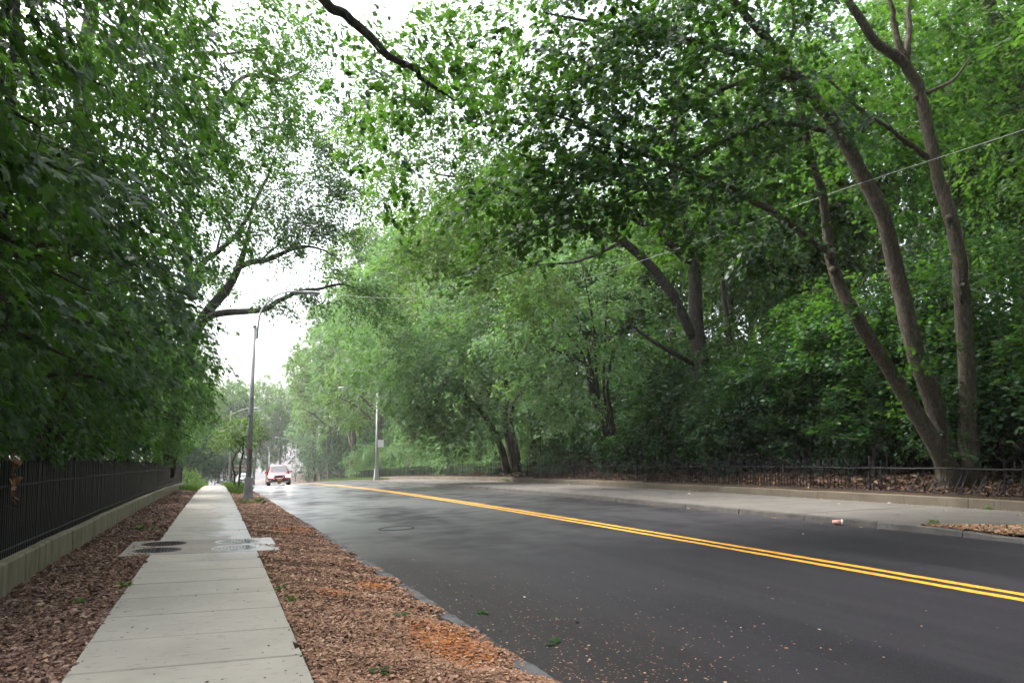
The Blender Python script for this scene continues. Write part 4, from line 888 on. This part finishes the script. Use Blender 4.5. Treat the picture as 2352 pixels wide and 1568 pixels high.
def ydist(n, r, a=4.2, b=52):     # denser near the camera
    u = r.uniform(0, 1, n); return 1 / (1 / a - u * (1 / a - 1 / b))
r = np.random.default_rng(21)
n = 120000; y = ydist(n, r); x = WALK_R + .01 + r.uniform(0, 1, n) * (kerbx(y) - WALK_R + .03)
keep = r.uniform(0, 1, n) < np.where(y > 43, .15, 1); x, y = x[keep], y[keep]; n = len(x)
rv = np.clip(r.beta(2, 2, n) * .76, 0, .76)
def patch(cx, cy, rx_, ry_): return ((x - cx) / rx_) ** 2 + ((y - cy) / ry_) ** 2
for cx, cy, a_, b_ in ((1.92, 6.3, .34, .9), (1.85, 9.4, .22, .5), (1.6, 17.2, .5, 1.0), (1.3, 8.9, .2, .3)):
    q = patch(cx, cy, a_, b_) < r.uniform(.0, 1.3, n); rv = np.where(q & (r.uniform(0, 1, n) < .85), r.uniform(.74, 1, n), rv)
sz = r.gamma(2.0, .0075, n) + .007
scatter('wood_chips', 'reddish brown wood chips covering the strip by the road', x, y, mulch_z(x, y) + r.uniform(0, .016, n), sz * (1 + y / 60), .42, CHIP, r, .3, rv, T_CHIP)
n = 52000; y = ydist(n, r); x = WALL_L + .01 + r.uniform(0, 1, n) * (WALK_L - WALL_L - .015)
keep = r.uniform(0, 1, n) < np.where(y > 46, .15, 1); x, y = x[keep], y[keep]; n = len(x)
scatter('dead_leaves', 'purplish brown dead leaves covering the strip by the wall', x, y, mulch_z(x, y) + r.uniform(0, .025, n), (.020 + r.gamma(2.0, .009, n)) * (1 + y / 80), .9, DEADLEAF, r, .55, np.clip(r.beta(2, 2.2, n), 0, 1), T_STAR, 2.5)
# bits blown on the paving
n = 300; y = ydist(n, r, 4.5, 40); x = r.uniform(WALK_L, WALK_R, n) ; edge = r.uniform(0, 1, n) < .5; x = np.where(edge, np.where(r.uniform(0, 1, n) < .5, WALK_L + r.gamma(1, .06, n), WALK_R - r.gamma(1, .08, n)), x); x = np.clip(x, WALK_L, WALK_R)
scatter('debris', 'dark crumbs and leaf bits on the sidewalk', x, y, prof(y) + .012, r.gamma(2, .006, n) + .005, .6, SOIL, r, .2, tp=T_CHIP)
n = 2400; y = ydist(n, r, 4.3, 45); x = kerbx(y) + .08 + r.gamma(1.3, .55, n) * np.clip(14 / y, .2, 1.2)
k = x < 9; x, y = x[k], y[k]; n = len(x)
scatter('debris', 'pale chip fragments strewn on the asphalt by the kerb', x, y, roadz(x, y) + .006, r.gamma(2, .004, n) + .005, .6, CHIP, r, .2, r.uniform(.3, .74, n), T_CHIP)
n = 700; y = r.uniform(9, 60, n); x = np.where(r.uniform(0, 1, n) < .5, KERB_R - r.gamma(1, .07, n) - .03, WALL_R - r.gamma(1, .13, n)); x = np.where(r.uniform(0, 1, n) < .3, r.uniform(KERB_R + .2, WALL_R - .1, n), x)
z = np.where(x > KERB_R, walkrz(x, y), roadz(x, y)) + .008
scatter('fallen_leaves', 'small yellow-brown leaves along the far kerb and wall', x, y, z, r.uniform(.04, .10, n), .8, TANCHIP, r, .2)
# planted pit at the near end of the far sidewalk
n = 15000; y = r.uniform(5.2, PIT0 + .6, n); x = KERB_R + .06 + r.uniform(0, 1, n) ** .9 * np.clip((PIT0 + .6 - y) * 1.6, 0, 1.6)
scatter('wood_chips', 'orange tan wood chips in the pit by the far kerb end', x, y, walkrz(x, y) + r.uniform(-.03, .025, n), r.gamma(2.5, .009, n) + .012, .5, TANCHIP, r, .4, tp=T_CHIP)
# litter of the bank
n = 26000; y = r.uniform(5, 50, n) ** 1.0; x = WALL_R + .25 + r.gamma(1.4, 1.6, n)
scatter('leaf_litter', 'brown fallen leaves on the wooded bank behind the bent fence', x, y, groundz(x, y) + r.uniform(.0, .09, n), r.uniform(.08, .17, n), .9, LITTER, r, .6, tp=T_RHOMB, curl=1.5)

# ------------------------------------------------------------------ grass and weeds
def grass(name, label, x, y, z, h, r, m=GRASS):
    n = len(x); pos = np.stack([x, y, z], 1); tip = np.stack([r.normal(0, .45, n), r.normal(0, .45, n), np.ones(n)], 1); no = np.stack([r.normal(0, 1, n), r.normal(0, 1, n), r.normal(0, .2, n)], 1)
    tv = T_RHOMB[0] * np.array([.16, 1, 1]); V, F, k = leaves_geo(pos, tip, no, h, (tv, T_RHOMB[1]))
    o = obj(name, new_mesh(name, V, [F], [m], attrs={'rnd': np.repeat(r.uniform(0, 1, n), k)})); tag(o, label, None, None, 'stuff')
n = 16000; y = r.uniform(40, 92, n); x = np.where(r.uniform(0, 1, n) < .62, r.uniform(WALK_R + .02, 1.95, n), r.uniform(WALL_L + .05, WALK_L - .03, n))
lim = np.where(x > 0, 42 + 3 * np.sin(x * 4), 45 + 6 * (WALK_L - x)); k = y > lim; x, y = x[k], y[k]
grass('grass', 'bright green grass on the verges near the crest', x, y, prof(y) - .03, r.uniform(.10, .42, len(x)), r)
n = 3500; y = r.uniform(60, 92, n); x = r.uniform(KERB_R + .25, KERB_R + 1.7, n)
grass('grass', 'strip of grass beside the far sidewalk past the lamp post', x, y, walkrz(x, y), r.uniform(.08, .3, n), r)
def weed(label, p, s_, n, seed, m=GRASS):
    r = np.random.default_rng(seed); a = r.uniform(0, 6.28, n); d = r.uniform(.15, 1, n)
    pos = np.stack([p[0] + np.cos(a) * d * s_ * .35, p[1] + np.sin(a) * d * s_ * .35, p[2] + r.uniform(0, .35, n) * s_], 1)
    tip = np.stack([np.cos(a), np.sin(a), r.uniform(-.1, 1.2, n)], 1); no = np.stack([r.normal(0, .3, n), r.normal(0, .3, n), np.ones(n)], 1)
    V, F, k = leaves_geo(pos, tip, no, s_ * r.uniform(.3, .6, n), T_OVAL)
    root = thing('weed', label, 'weed', p)
    o = obj('leaves', new_mesh('leaves', V - np.asarray(p), [F], [m], attrs={'rnd': np.repeat(r.uniform(0, 1, n), k)}), root)
    b = MB()
    for q in range(5): b.tube([np.array(p) + [0, 0, -.02], np.array(p) + [math.cos(q * 1.3) * s_ * .2, math.sin(q * 1.3) * s_ * .2, s_ * .3]], [.004, .002], 3)
    b.build('stems', m, root)
for q, (lab, x, y, s_) in enumerate([('weed tuft at the sidewalk edge halfway along the mulch, smaller', .74, 9.3, .10), ('leafy weed on the mulch edge beside the third near slab', .78, 8.5, .14), ('green weed on the dead leaves before the damp slab', -1.55, 18.5, .22), ('pair of green weeds next to the sidewalk past the damp slab', -1.2, 18.3, .2),
        ('leafy sprouts at the foot of the tall lamp post, sidewalk side', 1.0, 29.6, .35), ('leafy sprouts at the foot of the tall lamp post, road side', 1.5, 29.9, .4), ('small sprout on the sidewalk edge by the dead leaves', -1.0, 10.2, .14), ('green sprig lying in the dead leaves near the corner slab', -1.35, 9.4, .12)]):
    weed(lab, (x, y, float(mulch_z(x, y))), s_, 18, 400 + q)
for q, (lab, x, y, s_) in enumerate([('weed sprouting from a joint of the far low wall', WALL_R - .06, 11.3, .18), ('green weed on top of the low wall by the triple trunk', WALL_R + .45, 9.6, .3), ('weed beside the far sidewalk pit, kerb end', KERB_R + .5, 9.6, .16), ('weed at the back of the wood-chip pit', KERB_R + 1.75, 8.6, .2), ('weed at the foot of the low wall near the far lamp', WALL_R - .1, 40, .4)]):
    weed(lab, (x, y, float(walkrz(x, y)) + (.22 if 'top' in lab else 0)), s_, 16, 430 + q)

# fallen green leaf sprigs on the mulch and road
for q, (lab, x, y, onroad) in enumerate([('fallen green maple leaf on the asphalt by the kerb', 2.62, 7.35, True), ('fallen green leaf beside the orange chips', 1.75, 7.3, False), ('green leaf lying on the damp mulch by the wide slab', 1.15, 15.9, False), ('small green leaf at the bottom of the mulch strip', 1.15, 5.5, False), ('pale twig leaf on the asphalt, nearest the camera', 2.75, 5.9, True)]):
    z = float(roadz(x, y)) + .02 if onroad else float(mulch_z(x, y)) + .03
    V, F, k = leaves_geo(np.zeros((3, 3)) + rng.normal(0, .03, (3, 3)) * [1, 1, .2], np.array([[1, .3, .15], [-.6, .8, .1], [.2, -1, .1]]), rng.normal(0, .2, (3, 3)) + [0, 0, 1], np.array([.11, .08, .07]), T_MAPLE)
    o = obj('fallen_leaf', new_mesh('fallen_leaf', V, [F], [LEAF_OAK], attrs={'rnd': np.full(len(F), .2)})); o.location = (x, y, z); tag(o, lab, 'leaf')

# ------------------------------------------------------------------ lamp posts
def lamp(label, x, y, z, m, H=7.3, side=1, curved=True, base=True, sign=None, sc=1.0, lean=0.0, group=None):
    t = thing('street_lamp', label, 'street lamp', (x, y, z))
    p0 = np.array([x, y, z])
    if base:
        b = MB(); b.box(p0 + [0, 0, .06], (.44, .44, .16), taper=.97); b.box(p0 + [0, 0, .46], (.38, .38, .64), taper=.78); b.box(p0 + [0, 0, .85], (.33, .33, .14), taper=.95); b.build('pedestal', m, t)
        b = MB(); b.box(p0 + [0, -.195, .40], (.22, .012, .34)); b.build('access_door', m, t)
    b = MB(); b.tube([p0 + [0, 0, .85], p0 + [lean * .4, 0, H * .5], p0 + [lean, 0, H]], [.112, .092, .065], 12); b.build('shaft', m, t, True)
    q0 = p0 + [lean, 0, H]
    b = MB(); b.lathe(q0 + [0, 0, -.02], [(.085, 0), (.085, .05), (.05, .09), (.01, .12)], 12); b.build('finial', m, t)
    b = MB(); b.tube([q0 + [0, 0, -.55], q0 + [.10 * side, 0, -.5], q0 + [.10 * side, 0, -.08], q0 + [0, 0, -.05]], .03, 6); b.build('bracket', m, t)
    if curved: A = [(.12, -.5), (.14, 0), (.24, .65), (.55, 1.18), (1.05, 1.55), (1.6, 1.68), (2.0, 1.68)]
    else: A = [(.08, -.25), (.5, -.05), (1.1, .22), (1.8, .42), (2.4, .46)]
    pts = spline(np.array([q0 + [side * a * sc, 0, h * sc] for a, h in A]), 4)
    b = MB(); b.tube(pts, np.linspace(.042, .03, len(pts)), 8); b.build('arm', m, t, True)
    e = pts[-1]; b = MB()
    s_ = [(0, .03, .03), (.1, .06, .05), (.3, .15, .07), (.55, .17, .08), (.75, .13, .06), (.82, .03, .02)]
    V = []; F = []
    for (dx, w, h) in s_:
        for a_ in range(8):
            V.append(e + [side * (dx - .05), math.cos(a_ * .785) * w, math.sin(a_ * .785) * h + (.02 if math.sin(a_ * .785) > 0 else 0)])
    for i_ in range(5):
        for j_ in range(8): F.append([i_ * 8 + j_, i_ * 8 + (j_ + 1) % 8, i_ * 8 + 8 + (j_ + 1) % 8, i_ * 8 + 8 + j_])
    F += [list(range(8)), list(range(40, 48))]
    b.add(V, F); hd = b.build('lamp_head', m, t, True)
    b = MB(); b.lathe(e + [side * .42, 0, -.10], [(.02, -.03), (.10, 0), (.115, .05)], 12); b.build('lens', mat('lamp_lens', (.75, .76, .78), .25), hd, True)
    if sign:
        b = MB(); b.box(p0 + [sign[0], -.14, sign[1]], (sign[2], .01, sign[3])); b.build('sign', WHITEP, t)
    return t
lz = lambda x, y: float(prof(y)) - .04
pn = at(570, 1140, 32)
lamp_near = lamp('tall grey street lamp on a square pedestal in the mulch strip', 1.28, 33.8, lz(1.28, 33.8), POSTM, H=7.45, side=1, lean=.12)
for k, (h, m_) in enumerate(((2.05, mat('red_tape', (.45, .03, .06), .6)), (3.6, mat('pale_tape', (.45, .42, .44), .6)))):
    b = MB(); b.lathe((1.28 + .01, 33.8, lz(0, 33.8) + h), [(.126 - .006 * k, 0), (.126 - .006 * k, .05)], 12); b.build('tape_band', m_, lamp_near)
lamp('slim steel street lamp rising behind the saplings past the crest', 1.35, 88, lz(0, 88), GALV, curved=False, H=8.2, side=1, base=False)
lamp('distant curved-arm street lamp seen behind the red car', 10.0, 160, lz(0, 160) + .3, GALV, H=7.6, side=-1, base=False)
lamp('pale street lamp with a small sign standing past the crest', 13.2, 138, float(walkrz(12, 138)), GALV, curved=False, H=8.1, side=-1, base=False, sign=(.2, 4.6, .45, .7), sc=1.25)
lamp('galvanised street lamp with a white sign on the far sidewalk', 12.15, 60.5, float(walkrz(12.15, 60.5)), GALV, curved=False, H=7.0, side=-1, sign=(.30, 3.0, .48, .60))
# slim poles by the far corner
for x, d, h, lab in ((503, 120, 3.0, 'slim pale pole at the far end of the sidewalk, shorter one'), (512, 116, 4.2, 'slim pale pole at the far end of the sidewalk, taller one')):
    p = at(x, 1102, d); z = float(prof(p[1])); p[2] = z
    t = thing('signal_pole', lab, 'pole', p); top = CAM_H - (1102 - 1052) / FPX * d + h
    b = MB(); b.tube([p, [p[0], p[1], top]], .07, 8); b.build('shaft', GALV, t)
    b = MB(); b.tube([[p[0], p[1], top - .2], [p[0] + .9, p[1], top + .1]], .04, 6); b.build('arm', GALV, t)

# overhead cable
c0 = at(700, 668, 33.5); c1 = at(2500, 240, 13.5)
m1 = at(1220, 668, 26); m2 = at(1900, 447, 17.5)
b = MB(); b.tube(spline([c0, at(890, 684, 30), m1, at(1560, 570, 21), m2, at(2352, 298, 14.2), c1], 8), .0055, 5)
tag(b.build('overhead_cable', mat('cable_grey', (.30, .30, .30), .5), None, True), 'thin grey overhead cable slanting across the trees on the bank', 'cable')

# ------------------------------------------------------------------ cars
GLASS_C = mat('car_glass', (0.05, 0.06, 0.065), .08, .6)
TYRE = mat('tyre_rubber', (0.015, 0.015, 0.016), .8); RIM = mat('alloy_rim', (.45, .45, .46), .35, .5, .8); CHROME = mat('chrome', (.75, .75, .76), .15, .5, 1.0); BLACKP = mat('black_plastic', (.02, .02, .022), .55)
def car(label, x, y, z, rz, paint_col, L, W, H, lights_on, suv, rails, plate):
    root = thing('car', label, 'car', (0, 0, 0))
    PM = mat('car_paint', paint_col, .18, .6); PM.node_tree.nodes['Principled BSDF'].inputs['Coat Weight'].default_value = 1.0
    # stations along the length (front at y=0, facing -y): (y, half width, z low, z shoulder, z top, half width top)
    hood = .98 if suv else .86; belt = 1.05 if suv else .92
    st = [(0, .70, .42, .68, .74, .60), (.10, .82, .30, .78, .86, .74), (.45, .89, .27, .86, hood - .03, .78), (1.1, .91, .26, .92, hood + .04, .78), (1.45, .91, .26, .95, hood + .06, .76),
          (2.2, .92, .26, belt, H - .12, .60), (2.7, .92, .26, belt, H, .60), (3.5, .92, .26, belt + .02, H - .01, .60), (L - .55, .91, .28, belt + .03, H - .10, .57), (L - .10, .87, .32, belt, belt + .15, .60), (L, .80, .45, belt - .1, belt, .55)]
    V = []; F = []; k = W / 1.84
    for (yy_, hw, zl, zs, zt, ht) in st:
        row = [(-hw * .86, zl), (-hw, zl + .12), (-hw, (zl + zs) / 2 + .08), (-hw * .97, zs), (-ht - .02, zt - .06), (-ht * .75, zt), (0, zt + .02), (ht * .75, zt), (ht + .02, zt - .06), (hw * .97, zs), (hw, (zl + zs) / 2 + .08), (hw, zl + .12), (hw * .86, zl)]
        V += [(a_ * k, yy_, h_) for a_, h_ in row]
    n = 13
    for i_ in range(len(st) - 1):
        for j_ in range(n - 1): F.append([i_ * n + j_, i_ * n + j_ + 1, (i_ + 1) * n + j_ + 1, (i_ + 1) * n + j_])
        F.append([i_ * n + n - 1, i_ * n, (i_ + 1) * n, (i_ + 1) * n + n - 1])
    F += [list(range(n - 1, -1, -1)), list(range((len(st) - 1) * n, len(st) * n))]
    b = MB(); b.add(V, F); body = b.build('body', PM, root, True)
    def pane(nm, q, m, par=root):
        b = MB(); b.add(q, [list(range(len(q)))]); return b.build(nm, m, par)
    wz0, wz1 = hood + .09, H - .13
    pane('windscreen', [(-.70 * k, 1.46, wz0 + .02), (.70 * k, 1.46, wz0 + .02), (.57 * k, 2.12, wz1 + .045), (-.57 * k, 2.12, wz1 + .045)], GLASS_C)
    for s_ in (-1, 1):
        pane('side_window', [(s_ * .925 * k, 1.75, belt + .03), (s_ * .72 * k, 2.25, H - .17), (s_ * .72 * k, 3.45, H - .15), (s_ * .93 * k, 3.6, belt + .05)], GLASS_C)
        b = MB(); b.box((s_ * .98 * k, 1.72, belt + .08), (.20, .10, .14), bev=.03); b.build('mirror', PM, root)
        for wy in (.95, L - .95):
            b = MB(); v0 = MB(); v0.lathe((0, 0, 0), [(.20, -.11), (.34, -.11), (.36, -.06), (.36, .06), (.34, .11), (.20, .11)], 22)
            w = v0.v[0][:, [2, 1, 0]] + np.array([s_ * (W / 2 - .13), wy, .36]); b.add(w, v0.p[4] + v0.p.get(22, [])); wh = b.build('wheel', TYRE, root, True)
            v0 = MB(); v0.lathe((0, 0, 0), [(.06, -.10), (.19, -.115), (.19, .115), (.06, .10)], 18); b = MB(); b.add(v0.v[0][:, [2, 1, 0]] + np.array([s_ * (W / 2 - .13), wy, .36]), v0.p[4] + v0.p.get(18, [])); b.build('rim', RIM, wh)
        hl = mat('headlight_lens', (.85, .85, .85), .1)
        if lights_on:
            e = hl.node_tree.nodes['Principled BSDF']; e.inputs['Emission Color'].default_value = (1, .93, .80, 1); e.inputs['Emission Strength'].default_value = 120
        b = MB(); b.add([(s_ * .52 * k, -.035, .70), (s_ * .80 * k, .07, .70), (s_ * .82 * k, .10, .86), (s_ * .54 * k, 0, .82), (s_ * .52 * k, .1, .70), (s_ * .80 * k, .3, .70), (s_ * .82 * k, .3, .86), (s_ * .54 * k, .1, .82)], [[0, 1, 2, 3], [4, 5, 6, 7], [0, 1, 5, 4], [3, 2, 6, 7], [1, 2, 6, 5], [0, 3, 7, 4]])
        b.build('headlight', hl, root)
        b = MB(); b.box((s_ * .62 * k, -.01, .44), (.20, .06, .12), bev=.02); b.build('fog_lamp', BLACKP, root)
        if rails: b = MB(); b.tube([(s_ * .58 * k, 2.3, H + .01), (s_ * .58 * k, 2.5, H + .06), (s_ * .58 * k, 3.6, H + .06), (s_ * .58 * k, 3.9, H)], .02, 6); b.build('roof_rail', RIM, root)
    gr_ = MB(); gr_.add([(-.46, -.03, .82), (.46, -.03, .82), (.30, -.03, .58), (-.30, -.03, .58), (-.46, .06, .82), (.46, .06, .82), (.30, .06, .58), (-.30, .06, .58)], [[0, 1, 2, 3], [4, 5, 6, 7], [0, 1, 5, 4], [1, 2, 6, 5], [2, 3, 7, 6], [3, 0, 4, 7]]); g1 = gr_.build('grille', BLACKP, root)
    b = MB(); b.tube([(-.42, -.045, .81), (-.22, -.05, .60), (.22, -.05, .60), (.42, -.045, .81)], .025, 6); b.tube([(-.10, -.05, .70), (0, -.055, .66), (.10, -.05, .70)], .02, 6); b.build('grille_trim', CHROME, g1)
    b = MB(); b.box((0, -.02, .46), (1.10, .07, .16), bev=.02); b.build('lower_intake', BLACKP, root)
    b = MB(); b.box((0, .0, .335), (1.35, .08, .06), bev=.015); b.build('skid_plate', RIM, root)
    b = MB(); b.box((0, -.068, .48), (.31, .012, .16)); b.build('number_plate', mat('plate', plate, .5), root)
    root.location = (x, y, z); root.rotation_euler = rz; return root
sx_, sy_ = 4.75, 62.5
car('red SUV with headlights on coming over the crest', sx_, sy_, float(roadz(sx_, sy_)), (-.02, -.035, R(-2)), (.32, .02, .04), 4.6, 1.84, 1.70, True, True, True, (.8, .35, .05))
wx_, wy_ = 3.0, 93.0
car('white car half hidden below the crest behind the lamp post', wx_, wy_, float(roadz(wx_, wy_)), (-.03, -.035, R(-2)), (.8, .8, .8), 4.6, 1.80, 1.47, False, False, False, (.7, .7, .7))

# far low building with red band
bp = at(548, 1085, 175); bz = float(prof(bp[1])) - .3
t = thing('low_building', 'low white building with a red band and dark roof beyond the crest', 'building', (bp[0], bp[1], bz))
top = CAM_H - (1066 - 1052) / FPX * 175
b = MB(); b.box((bp[0], bp[1], (bz + top) / 2), (7, 6, top - bz)); b.build('wall', WHITEP, t)
b = MB(); b.box((bp[0], bp[1], top - .75), (7.1, 6.1, .5)); b.build('band', mat('red_band', (.5, .06, .05), .6), t)
b = MB(); b.box((bp[0], bp[1], top + .75), (7.6, 6.6, 1.5), taper=.8); b.build('roof', mat('dark_roof', (.06, .065, .09), .8), t)
for q in (-2, 0, 2):
    f = MB(); f.box((bp[0] + q, bp[1] - 3.0, top - 2.0), (1.2, .12, 1.2)); f = f.build('window', BLACKP, t)

# ------------------------------------------------------------------ small litter
def onroad(x, y, d):
    p = at(x, y, d); return p
cx_, cy_ = KERB_R - .16, 9.2 + 4.9 * 0 + float(at(1783, 1187, 13.9)[1]) - 9.2
cupz = float(roadz(cx_, cy_))
t = thing('paper_cup', 'pink and white paper cup lying against the far kerb', 'cup', (cx_, cy_, cupz))
ca = nrm(_R * .9 - _F0 * .45); cb = np.cross(_U, ca)
def cupmap(v): return v[:, 2:3] * ca + v[:, 0:1] * cb + (v[:, 1:2] + .058) * _U + np.array([cx_, cy_, cupz])
b = MB(); b.lathe((0, 0, -.1), [(.040, 0), (.055, .17), (.052, .17), (.038, .01)], 18); b.v[0] = cupmap(b.v[0]); b.build('cup_body', mat('pink_cup', (.50, .27, .22), .6), t, True)
b = MB(); b.lathe((0, 0, .065), [(.060, 0), (.060, .015), (.05, .03), (0.001, .03)], 18); b.v[0] = cupmap(b.v[0]); b.build('lid', WHITEP, t, True)
def scrap(label, x, y, z, s_, m):
    V = rng.normal(0, 1, (14, 3)); V = nrm(V) * np.array([1, .8, .35]) * s_ * rng.uniform(.6, 1.1, (14, 1))
    import bmesh
    bm = bmesh.new()
    for q in V: bm.verts.new(q)
    bmesh.ops.convex_hull(bm, input=bm.verts); me = bpy.data.meshes.new('paper_scrap'); bm.to_mesh(me); bm.free(); me.materials.append(m)
    o = obj('paper_scrap', me); o.location = (x, y, z + s_ * .28); tag(o, label, 'litter')
scrap('white wrapper at the foot of the far low wall', WALL_R - .25, 13.6, float(walkrz(WALL_R, 13.6)), .07, WHITEP)
scrap('crumpled white tissue in the middle of the far sidewalk', 14.4, 20.5, float(walkrz(14, 20.5)), .07, WHITEP)
scrap('tiny white scrap on the asphalt near the mulch', 3.3, 7.9, float(roadz(3.3, 7.9)), .022, WHITEP)
scrap('white scrap on the mulch at the bottom edge of the picture', 1.12, 5.2, float(mulch_z(1.12, 5.2)), .03, WHITEP)
scrap('tiny white scrap on the asphalt beyond the yellow line', 9.8, 10.5, float(roadz(9.8, 10.5)), .02, WHITEP)
# dead leaves caught in the fence
dp = at(28, 1095, 9.2)
r = np.random.default_rng(77); n = 46
pos = dp + r.normal(0, 1, (n, 3)) * [.03, .10, .13]; V, F, k = leaves_geo(pos, r.normal(0, 1, (n, 3)) - [0, 0, .5], r.normal(0, 1, (n, 3)), r.uniform(.05, .12, n), T_STAR)
o = obj('dry_leaf_clump', new_mesh('dry_leaf_clump', V, [F], [TANCHIP], attrs={'rnd': np.repeat(r.uniform(0, .6, n), k)})); tag(o, 'clump of dry leaves caught on the near end of the black fence', 'leaf clump')
b = MB(); b.tube(P((20, 1115, 9.1), (40, 1075, 9.2), (62, 1030, 9.3)), [.006, .008, .005], 5)
tag(b.build('dead_twig', BARK_G), 'bare dead twig sticking up through the fence top', 'twig')
b = MB(); b.tube(P((-10, 1140, 8.9), (6, 1158, 8.95), (45, 1171, 9.0)), [.008, .007, .004], 5)
tag(b.build('dead_twig', BARK_G), 'pale forked twig poking through the fence at its near end', 'twig')

# ------------------------------------------------------------------ haze
b = MB(); b.box((0, 435, 2.0), (1010, 950, 76.0))
hz = b.build('haze', None)
hm = bpy.data.materials.new('haze'); hm.use_nodes = True; hm.node_tree.nodes.clear()
vo = hm.node_tree.nodes.new('ShaderNodeVolumePrincipled'); vo.inputs['Color'].default_value = (.95, .97, 1, 1); vo.inputs['Density'].default_value = .0005; vo.inputs['Anisotropy'].default_value = .2
ou = hm.node_tree.nodes.new('ShaderNodeOutputMaterial'); hm.node_tree.links.new(vo.outputs[0], ou.inputs['Volume'])
hz.data.materials.clear(); hz.data.materials.append(hm); tag(hz, 'thin pale haze in the humid air', None, None, 'stuff')
